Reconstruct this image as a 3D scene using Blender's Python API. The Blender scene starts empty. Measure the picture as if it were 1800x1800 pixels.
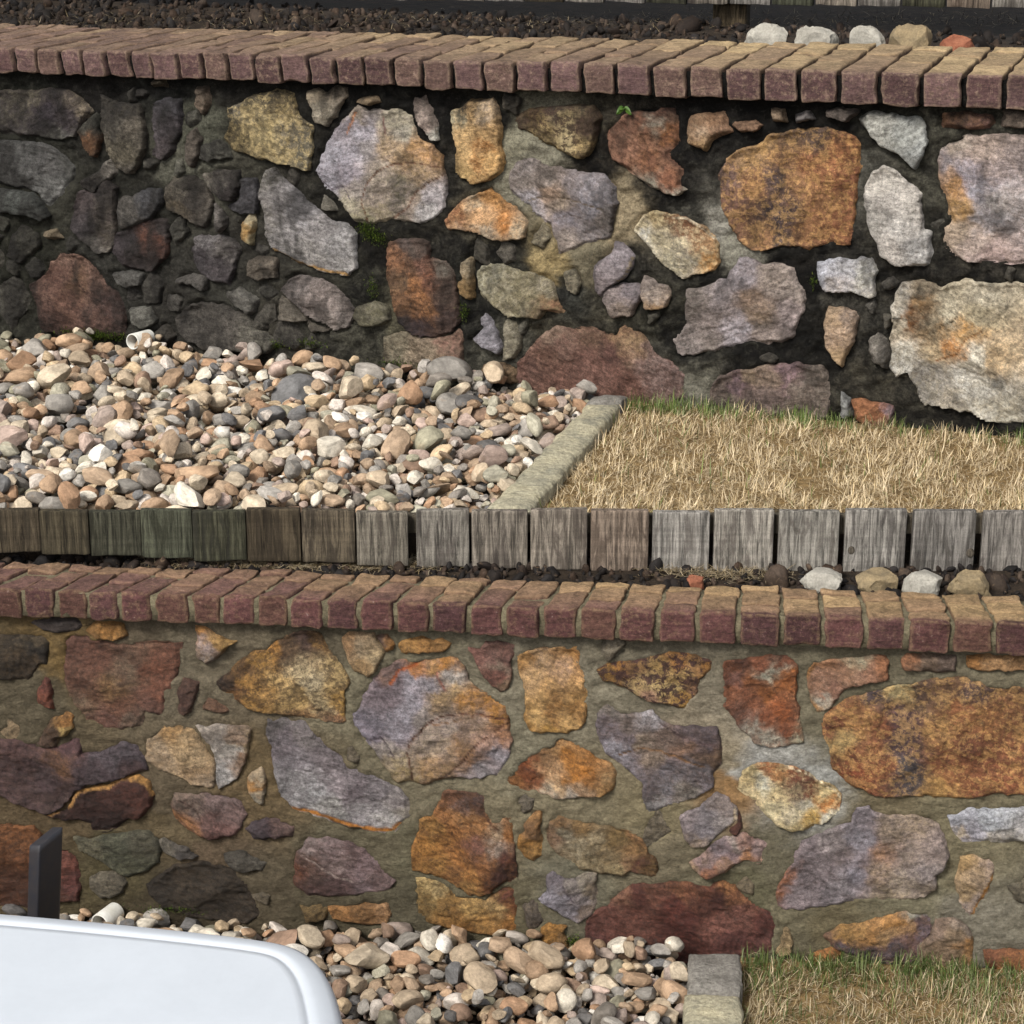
import bpy, bmesh, math, random
import numpy as np
from mathutils import Matrix, Vector

# ------------------------------------------------------------------ camera, sky, sun, exposure
sc = bpy.context.scene
COL = sc.collection
F = 4000.0                       # focal length in pixels of the 1800 px photograph
PITCH = math.atan(1400.0 / F)    # horizon 500 px above the picture's top edge
CAM_Z = 2.43                     # above the lower ground

cd = bpy.data.cameras.new('camera')
cam = bpy.data.objects.new('camera', cd)
COL.objects.link(cam)
cam.location = (0, 0, CAM_Z)
cam.rotation_euler = (math.pi / 2 - PITCH, 0, 0)
cd.sensor_width = 36
cd.lens = F / 1800 * 36
cd.clip_start = 0.05
cd.clip_end = 200
sc.camera = cam

SUN_TO = Vector((-0.50, -0.74, 0.86)).normalized()
world = bpy.data.worlds.new('World')
sc.world = world
world.use_nodes = True
wn = world.node_tree
wn.nodes.clear()
w_out = wn.nodes.new('ShaderNodeOutputWorld')
w_bg = wn.nodes.new('ShaderNodeBackground')
w_hs = wn.nodes.new('ShaderNodeHueSaturation')
w_sky = wn.nodes.new('ShaderNodeTexSky')
w_sky.sky_type = 'NISHITA'
w_sky.sun_disc = False
w_sky.sun_elevation = math.asin(SUN_TO.z)
w_sky.sun_rotation = math.atan2(SUN_TO.x, SUN_TO.y)
w_sky.dust_density = 3.0
w_hs.inputs['Saturation'].default_value = 0.25      # thin even cloud: the sky is nearly white
w_bg.inputs['Strength'].default_value = 0.115
wn.links.new(w_sky.outputs[0], w_hs.inputs['Color'])
wn.links.new(w_hs.outputs[0], w_bg.inputs['Color'])
wn.links.new(w_bg.outputs[0], w_out.inputs['Surface'])

sl = bpy.data.lights.new('sun', 'SUN')
sun = bpy.data.objects.new('sun', sl)
COL.objects.link(sun)
sl.energy = 2.2
sl.angle = math.radians(14)
sl.color = (1.0, 0.95, 0.87)
sun.rotation_euler = SUN_TO.to_track_quat('Z', 'Y').to_euler()
sun.location = (-2, -2, 8)

sc.view_settings.view_transform = 'Standard'
sc.view_settings.look = 'None'
sc.view_settings.exposure = 0.80
sc.view_settings.gamma = 1.0
sc.view_settings.use_curve_mapping = False
sc.render.engine = 'CYCLES'
sc.cycles.use_denoising = True
sc.cycles.max_bounces = 5
sc.cycles.diffuse_bounces = 3

rng = np.random.default_rng(7)
random.seed(7)

# ------------------------------------------------------------------ small maths
RIGHT = np.array([1.0, 0, 0])
UP = np.array([0, math.sin(PITCH), math.cos(PITCH)])
FWD = np.array([0, math.cos(PITCH), -math.sin(PITCH)])
EYE = np.array([0, 0, CAM_Z])


def ray(px, py):
    px = np.asarray(px, float)[..., None]
    py = np.asarray(py, float)[..., None]
    return RIGHT * ((px - 900) / F) + UP * ((900 - py) / F) + FWD


def on_level(px, py, z):
    """point of the horizontal plane at height z seen at a pixel of the photograph"""
    r = ray(px, py)
    t = (z - CAM_Z) / r[..., 2]
    return EYE + r * t[..., None]


def project(P):
    P = np.asarray(P, float) - EYE
    zc = P @ FWD
    return 900 + F * (P @ RIGHT) / zc, 900 - F * (P @ UP) / zc, zc


class Plane:
    """upright plane of a wall: u along it (right is nearer), z up, off towards the viewer"""
    def __init__(self, d, tan):
        a = math.atan(tan)
        self.u = np.array([math.cos(a), -math.sin(a), 0])
        self.n = np.array([-math.sin(a), -math.cos(a), 0])
        self.p0 = np.array([0, d, 0.0])

    def uz(self, px, py, off=0.0):
        r = ray(px, py)
        t = ((self.p0 + self.n * off - EYE) @ self.n) / (r @ self.n)
        P = EYE + r * t[..., None]
        return (P - self.p0) @ self.u, P[..., 2]

    def pos(self, u, z, off=0.0):
        u = np.asarray(u, float)
        z = np.broadcast_to(np.asarray(z, float), u.shape)
        off = np.broadcast_to(np.asarray(off, float), u.shape)
        P = self.p0 + u[..., None] * self.u + off[..., None] * self.n
        P = P.copy()
        P[..., 2] = z
        return P

    def y_at(self, x, off=0.0):
        """world y of the plane at world x"""
        b = self.p0 + self.n * off
        return b[1] + (x - b[0]) * self.u[1] / self.u[0]


def _hash(ix, iy, iz, s):
    h = (ix * 374761393 + iy * 668265263 + iz * 2147483647 + s * 1274126177) & 0xffffffff
    h = ((h ^ (h >> 13)) * 1274126177) & 0xffffffff
    return ((h ^ (h >> 16)) & 0xffff) / 32767.5 - 1.0


def vnoise(P, scale, seed=0):
    Q = np.asarray(P, float) * scale
    I = np.floor(Q).astype(np.int64)
    f = Q - I
    f = f * f * (3 - 2 * f)
    r = 0
    for dx in (0, 1):
        for dy in (0, 1):
            for dz in (0, 1):
                w = (f[..., 0] if dx else 1 - f[..., 0]) * (f[..., 1] if dy else 1 - f[..., 1]) * (f[..., 2] if dz else 1 - f[..., 2])
                r = r + w * _hash(I[..., 0] + dx, I[..., 1] + dy, I[..., 2] + dz, seed)
    return r


def fbm(P, scale, octaves=4, gain=0.5, seed=0):
    r, a = 0, 1.0
    for k in range(octaves):
        r = r + a * vnoise(P, scale * 2 ** k, seed + 17 * k)
        a *= gain
    return r


def lin(h):
    if not isinstance(h, str):
        return np.array(h, float)
    c = np.array([int(h[i:i + 2], 16) for i in (0, 2, 4)]) / 255.0
    return np.where(c <= 0.04045, c / 12.92, ((c + 0.055) / 1.055) ** 2.4)


def smooth(x, a, b):
    t = np.clip((x - a) / (b - a), 0, 1)
    return t * t * (3 - 2 * t)


# ------------------------------------------------------------------ object helpers
def mesh_np(name, V, T=None, Q=None, attrs=None, smooth_shade=True):
    me = bpy.data.meshes.new(name)
    V = np.asarray(V, np.float32)
    me.vertices.add(len(V))
    me.vertices.foreach_set('co', V.ravel())
    loops, starts = [], []
    n = 0
    if Q is not None and len(Q):
        Q = np.asarray(Q, np.int32)
        loops.append(Q.ravel())
        starts.append(n + np.arange(len(Q)) * 4)
        n += Q.size
    if T is not None and len(T):
        T = np.asarray(T, np.int32)
        loops.append(T.ravel())
        starts.append(n + np.arange(len(T)) * 3)
        n += T.size
    loops = np.concatenate(loops)
    starts = np.concatenate(starts)
    me.loops.add(len(loops))
    me.loops.foreach_set('vertex_index', loops.astype(np.int32))
    me.polygons.add(len(starts))
    me.polygons.foreach_set('loop_start', starts.astype(np.int32))
    me.polygons.foreach_set('use_smooth', np.full(len(starts), smooth_shade, bool))
    me.update(calc_edges=True)
    for k, a in (attrs or {}).items():
        a = np.asarray(a, np.float32)
        if a.ndim == 1:
            at = me.attributes.new(k, 'FLOAT', 'POINT')
            at.data.foreach_set('value', a)
        else:
            if a.shape[1] == 3:
                a = np.concatenate([a, np.ones((len(a), 1), np.float32)], 1)
            at = me.attributes.new(k, 'FLOAT_COLOR', 'POINT')
            at.data.foreach_set('color', np.ascontiguousarray(a).ravel())
    me.validate()
    return me


def obj(name, me, mat, parent=None):
    o = bpy.data.objects.new(name, me)
    COL.objects.link(o)
    if mat is not None and not me.materials:
        me.materials.append(mat)
    if parent is not None:
        o.parent = parent
        o.matrix_parent_inverse = Matrix.Translation(parent.location).inverted()
    return o


def tag(o, label=None, cat=None, group=None, kind=None):
    for k, v in (('label', label), ('category', cat), ('group', group), ('kind', kind)):
        if v:
            o[k] = v
    return o


def thing(name, loc, label, cat, group=None):
    o = bpy.data.objects.new(name, None)
    COL.objects.link(o)
    o.location = Vector(loc)
    o.empty_display_size = 0.1
    return tag(o, label, cat, group)


def grid_faces(nu, nv):
    i = np.arange(nu - 1)[:, None] * nv + np.arange(nv - 1)[None, :]
    i = i.ravel()
    return np.stack([i, i + nv, i + nv + 1, i + 1], 1)


# ------------------------------------------------------------------ materials
class MatB:
    def __init__(self, name, rough=0.85, spec=0.25):
        m = bpy.data.materials.new(name)
        m.use_nodes = True
        self.m, self.t = m, m.node_tree
        self.n = self.t.nodes
        self.b = self.n['Principled BSDF']
        self.b.inputs['Roughness'].default_value = rough
        self.b.inputs['Specular IOR Level'].default_value = spec
        self.tc = self.n.new('ShaderNodeTexCoord')

    def link(self, a, b):
        self.t.links.new(a, b)

    def noise(self, scale, detail=4, rough=0.6, vec=None, dist=0.0):
        nd = self.n.new('ShaderNodeTexNoise')
        nd.inputs['Scale'].default_value = scale
        nd.inputs['Detail'].default_value = detail
        nd.inputs['Roughness'].default_value = rough
        nd.inputs['Distortion'].default_value = dist
        self.link(vec or self.tc.outputs['Object'], nd.inputs['Vector'])
        return nd.outputs['Fac']

    def mapped(self, scale=(1, 1, 1), rot=(0, 0, 0), vec=None):
        mp = self.n.new('ShaderNodeMapping')
        mp.inputs['Scale'].default_value = scale
        mp.inputs['Rotation'].default_value = rot
        self.link(vec or self.tc.outputs['Object'], mp.inputs['Vector'])
        return mp.outputs['Vector']

    def remap(self, v, a, b, c=0.0, d=1.0):
        nd = self.n.new('ShaderNodeMapRange')
        nd.inputs[1].default_value = a
        nd.inputs[2].default_value = b
        nd.inputs[3].default_value = c
        nd.inputs[4].default_value = d
        self.link(v, nd.inputs[0])
        return nd.outputs[0]

    def math(self, op, a, b):
        nd = self.n.new('ShaderNodeMath')
        nd.operation = op
        for i, x in enumerate((a, b)):
            if isinstance(x, (int, float)):
                nd.inputs[i].default_value = x
            else:
                self.link(x, nd.inputs[i])
        return nd.outputs[0]

    def attr(self, name, kind='GEOMETRY', fac=False):
        nd = self.n.new('ShaderNodeAttribute')
        nd.attribute_type = kind
        nd.attribute_name = name
        return nd.outputs['Fac' if fac else 'Color']

    def mix(self, fac, a, b, mode='MIX'):
        nd = self.n.new('ShaderNodeMix')
        nd.data_type = 'RGBA'
        nd.blend_type = mode
        for s, x in ((nd.inputs[0], fac), (nd.inputs[6], a), (nd.inputs[7], b)):
            if isinstance(x, (int, float)):
                s.default_value = x
            elif isinstance(x, (tuple, list, np.ndarray)):
                s.default_value = (*[float(v) for v in x[:3]], 1)
            else:
                self.link(x, s)
        return nd.outputs[2]

    def gain(self, col, fac):
        """multiply a colour by a grey value"""
        nd = self.n.new('ShaderNodeVectorMath')
        nd.operation = 'SCALE'
        self.link(col, nd.inputs[0])
        self.link(fac, nd.inputs['Scale'])
        return nd.outputs[0]

    def bump(self, h, strength=0.5, dist=0.004, prev=None):
        nd = self.n.new('ShaderNodeBump')
        nd.inputs['Strength'].default_value = strength
        nd.inputs['Distance'].default_value = dist
        self.link(h, nd.inputs['Height'])
        if prev is not None:
            self.link(prev, nd.inputs['Normal'])
        return nd.outputs[0]

    def done(self, col, nrm=None):
        self.link(col, self.b.inputs['Base Color'])
        if nrm is not None:
            self.link(nrm, self.b.inputs['Normal'])
        return self.m


def make_stone_mat(name, rough, spec):
    b = MatB(name, rough, spec)
    blotch = b.noise(58, 9, 0.76, dist=0.4)
    mask = b.math('MULTIPLY', b.remap(blotch, 0.485, 0.53), b.attr('mot', fac=True))
    col = b.mix(mask, b.attr('ca'), b.attr('cb'))
    col = b.gain(col, b.remap(b.noise(16, 7, 0.7), 0.36, 0.64, 0.70, 1.30))
    grain = b.noise(115, 7, 0.9)
    col = b.gain(col, b.remap(grain, 0.37, 0.63, 0.40, 1.62))
    # thin bedding streaks, each stone its own way up
    bed = b.n.new('ShaderNodeVectorRotate')
    bed.rotation_type = 'Y_AXIS'
    b.link(b.tc.outputs['Object'], bed.inputs['Vector'])
    b.link(b.attr('bed', fac=True), bed.inputs['Angle'])
    st = b.noise(24, 8, 0.78, b.mapped((1.0, 1.0, 5.5), vec=bed.outputs[0]), dist=0.5)
    col = b.gain(col, b.remap(st, 0.38, 0.62, 0.70, 1.30))
    # pale mineral flecks and dark pits
    fl = b.remap(b.noise(105, 6, 0.85), 0.58, 0.66, 0.0, 0.5)
    two = b.n.new('ShaderNodeValue')
    two.outputs[0].default_value = 1.9
    col = b.mix(fl, col, b.gain(b.attr('ca'), two.outputs[0]))
    pit = b.remap(b.noise(80, 7, 0.8, dist=0.8), 0.58, 0.66, 0.0, 0.6)
    col = b.mix(pit, col, (0.035, 0.030, 0.026))
    n0 = b.bump(b.noise(20, 4, 0.6, b.mapped((1, 1, 2.2), vec=bed.outputs[0]), dist=0.6), 0.8, 0.016)
    n1 = b.bump(b.noise(62, 10, 0.8), 1.0, 0.011, n0)
    n2 = b.bump(b.noise(190, 5, 0.85), 0.8, 0.0035, n1)
    return b.done(col, n2)


def make_mortar_mat(name, dark):
    b = MatB(name, 0.93, 0.15)
    blotch = b.noise(26, 8, 0.75, dist=0.6)
    mask = b.math('MULTIPLY', b.remap(blotch, 0.42, 0.58), b.attr('mot', fac=True))
    col = b.mix(mask, b.attr('ca'), b.attr('cb'))
    if dark:      # pale lime and lichen showing through the mildew
        pale = b.remap(b.noise(48, 9, 0.8, dist=0.7), 0.55, 0.68, 0.0, 0.5)
        col = b.mix(pale, col, lin('57554b'))
        deep = b.remap(b.noise(17, 6, 0.7, dist=0.8), 0.45, 0.58, 0.0, 1.0)
        col = b.mix(b.math('MULTIPLY', deep, b.attr('mot', fac=True)), col, lin('0d0c0b'))
    col = b.gain(col, b.remap(b.noise(125, 7, 0.9), 0.37, 0.63, 0.42 if dark else 0.66, 1.6 if dark else 1.34))
    st = b.noise(40, 7, 0.75, b.mapped((1.0, 1.0, 2.0), (0.0, 0.3, 0.0)), dist=1.6)
    col = b.gain(col, b.remap(st, 0.38, 0.62, 0.76, 1.22))
    n1 = b.bump(b.noise(48, 9, 0.76, b.mapped((1, 1, 1.5)), dist=1.1), 1.0, 0.014 if dark else 0.010)
    n2 = b.bump(b.noise(260, 4, 0.8), 0.6, 0.0022, n1)
    return b.done(col, n2)


def make_brick_mat():
    b = MatB('fired_brick', 0.88, 0.2)
    m = b.math('MULTIPLY', b.remap(b.noise(75, 9, 0.78), 0.50, 0.62), b.attr('mot', fac=True))
    col = b.mix(m, b.attr('ca'), b.attr('cb'))
    col = b.gain(col, b.remap(b.noise(120, 7, 0.9), 0.37, 0.63, 0.52, 1.50))
    st = b.noise(34, 6, 0.72, b.mapped((0.6, 0.6, 3.2)), dist=0.8)
    col = b.gain(col, b.remap(st, 0.38, 0.62, 0.68, 1.32))
    # worn arrises and pale bloom
    wear = b.math('MULTIPLY', b.attr('edge', fac=True), b.remap(b.noise(90, 7, 0.8), 0.42, 0.60))
    col = b.mix(b.math('MULTIPLY', wear, 0.75), col, b.attr('cb'))
    wht = b.remap(b.noise(120, 6, 0.75), 0.62, 0.70, 0.0, 0.45)
    col = b.mix(wht, col, (0.36, 0.31, 0.27))
    n1 = b.bump(b.noise(80, 9, 0.78), 1.0, 0.007)
    n2 = b.bump(b.noise(260, 4, 0.8), 0.5, 0.0022, n1)
    return b.done(col, n2)


def make_wood_mat():
    b = MatB('weathered_wood', 0.9, 0.15)
    v = b.mapped((1.0, 1.0, 0.06))
    g = b.noise(120, 7, 0.75, v, dist=0.7)
    col = b.gain(b.attr('ca'), b.remap(g, 0.40, 0.60, 0.30, 1.55))
    big = b.noise(38, 4, 0.6, b.mapped((1.0, 1.0, 0.18)), dist=1.4)
    col = b.mix(b.remap(big, 0.5, 0.60, 0.0, 0.75), col, b.attr('cb'))
    col = b.gain(col, b.remap(b.noise(300, 4, 0.7), 0.3, 0.7, 0.8, 1.2))
    cut = b.noise(9, 2, 0.5, b.mapped((0.3, 0.3, 9.0)))
    col = b.gain(col, b.remap(cut, 0.42, 0.6, 0.92, 1.1))
    return b.done(col, b.bump(g, 0.7, 0.003))


def make_pebble_mat(name, kind):
    b = MatB(name, 0.78, 0.2)
    if kind == 'object':
        oi = b.n.new('ShaderNodeObjectInfo')
        base, rnd = oi.outputs['Color'], oi.outputs['Random']
        cmb = b.n.new('ShaderNodeCombineXYZ')
        b.link(b.math('MULTIPLY', rnd, 37.0), cmb.inputs[0])
        add = b.n.new('ShaderNodeVectorMath')
        add.operation = 'ADD'
        b.link(b.tc.outputs['Object'], add.inputs[0])
        b.link(cmb.outputs[0], add.inputs[1])
        v = add.outputs[0]
    else:
        base, v = b.attr('ca'), b.tc.outputs['Object']
    k = 1.0
    col = b.gain(base, b.remap(b.noise(60, 7, 0.75, v, dist=0.6), 0.37, 0.63, 0.66, 1.32))
    vein = b.remap(b.noise(45, 5, 0.6, v, dist=1.6), 0.60, 0.70, 0.0, 0.4)
    col = b.mix(vein, col, (0.22, 0.15, 0.09))
    col = b.gain(col, b.remap(b.noise(230, 5, 0.8, v), 0.3, 0.7, 0.66, 1.34))
    return b.done(col, b.bump(b.noise(190, 5, 0.65, v), 0.35, 0.002))


def make_blade_mat():
    b = MatB('grass_blade', 0.7, 0.2)
    col = b.gain(b.attr('ca'), b.remap(b.noise(150, 3, 0.6), 0.3, 0.7, 0.8, 1.2))
    tr = b.n.new('ShaderNodeBsdfTranslucent')
    mx = b.n.new('ShaderNodeMixShader')
    mx.inputs[0].default_value = 0.22
    out = b.n['Material Output']
    b.link(col, b.b.inputs['Base Color'])
    b.link(col, tr.inputs['Color'])
    b.link(b.b.outputs[0], mx.inputs[1])
    b.link(tr.outputs[0], mx.inputs[2])
    b.link(mx.outputs[0], out.inputs['Surface'])
    return b.m


def make_noise_mat(name, c1, c2, scale, rough=0.9, spec=0.2, bump=0.5, bdist=0.004, grain=0.35):
    b = MatB(name, rough, spec)
    col = b.mix(b.remap(b.noise(scale, 7, 0.68, dist=0.5), 0.36, 0.64), lin(c1), lin(c2))
    col = b.gain(col, b.remap(b.noise(scale * 9, 4, 0.7), 0.3, 0.7, 1 - grain, 1 + grain))
    return b.done(col, b.bump(b.noise(scale * 3, 8, 0.7), bump, bdist))


M_STONE_UP = make_stone_mat('stained_stone', 0.88, 0.2)
M_STONE_LO = make_stone_mat('cleaned_stone', 0.72, 0.35)
M_MORT_UP = make_mortar_mat('stained_mortar', True)
M_MORT_LO = make_mortar_mat('fresh_mortar', False)
M_BRICK = make_brick_mat()
M_WOOD = make_wood_mat()
M_PEB_O = make_pebble_mat('river_pebble', 'object')
M_PEB_A = make_pebble_mat('river_pebble_bed', 'attr')
M_BLADE = make_blade_mat()
M_SOIL = make_noise_mat('dark_soil', '1e1914', '382e24', 22, bump=0.9, bdist=0.012)
M_THATCH = make_noise_mat('dry_thatch', '5c4a30', '8a734e', 60, bump=0.8, bdist=0.006)
M_FLAG = make_noise_mat('flagstone', '827f70', 'aca48a', 11, bump=1.0, bdist=0.012, grain=0.42)
M_FLAG2 = make_noise_mat('grey_flagstone', '87837c', '6c6862', 16, bump=1.0, bdist=0.012, grain=0.42)
M_PVC = make_noise_mat('white_pvc', 'c9c8c2', 'b3b0a6', 30, rough=0.4, spec=0.5, bump=0.05, bdist=0.001, grain=0.05)
M_LID = make_noise_mat('white_plastic', 'b9bfc6', 'b4bac1', 5, rough=0.38, spec=0.45, bump=0.03, bdist=0.001, grain=0.015)
M_POST = make_noise_mat('dark_metal', '23242a', '2d2a2b', 40, rough=0.45, spec=0.5, bump=0.08, bdist=0.001, grain=0.12)
M_ROCK_W = make_noise_mat('pale_limestone', '87837a', 'a39f95', 26, bump=0.8, bdist=0.006, grain=0.2)
M_ROCK_T = make_noise_mat('tan_rock', '6a5f4c', '8d7c5f', 26, bump=0.8, bdist=0.006, grain=0.25)
M_ROCK_R = make_noise_mat('red_rock', '6d4030', '8a5a44', 30, bump=0.8, bdist=0.005, grain=0.25)
M_MOSS = M_BLADE
M_LEAF = make_noise_mat('green_leaf', '2f4a14', '47661f', 60, rough=0.5, spec=0.4, bump=0.2, bdist=0.001)

# ------------------------------------------------------------------ what the photograph shows of the two walls
# stones are noted in 440 px squares of the photograph, enlarged to 1800; TILE holds each square's corner
TILE = {'U1': (40, 40), 'U2': (460, 40), 'U3': (880, 40), 'U4': (1320, 40),
        'U5': (40, 440), 'U6': (460, 440), 'U7': (880, 440), 'U8': (1320, 440),
        'L1': (40, 920), 'L2': (460, 920), 'L3': (880, 920), 'L4': (1320, 920),
        'L5': (40, 1320), 'L6': (460, 1320), 'L7': (880, 1320), 'L8': (1320, 1320)}


def px_of(tile, x, y):
    if tile == 'P':
        return x, y
    ox, oy = TILE[tile]
    if tile[1] in '15' and x <= -80:
        x = -270 - 45 * math.sin(y * .013)
    if tile[1] in '48' and x >= 1900:
        x = 2130 + 70 * math.sin(y * .011)
    return ox + x * 440 / 1800, oy + y * 440 / 1800


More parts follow.
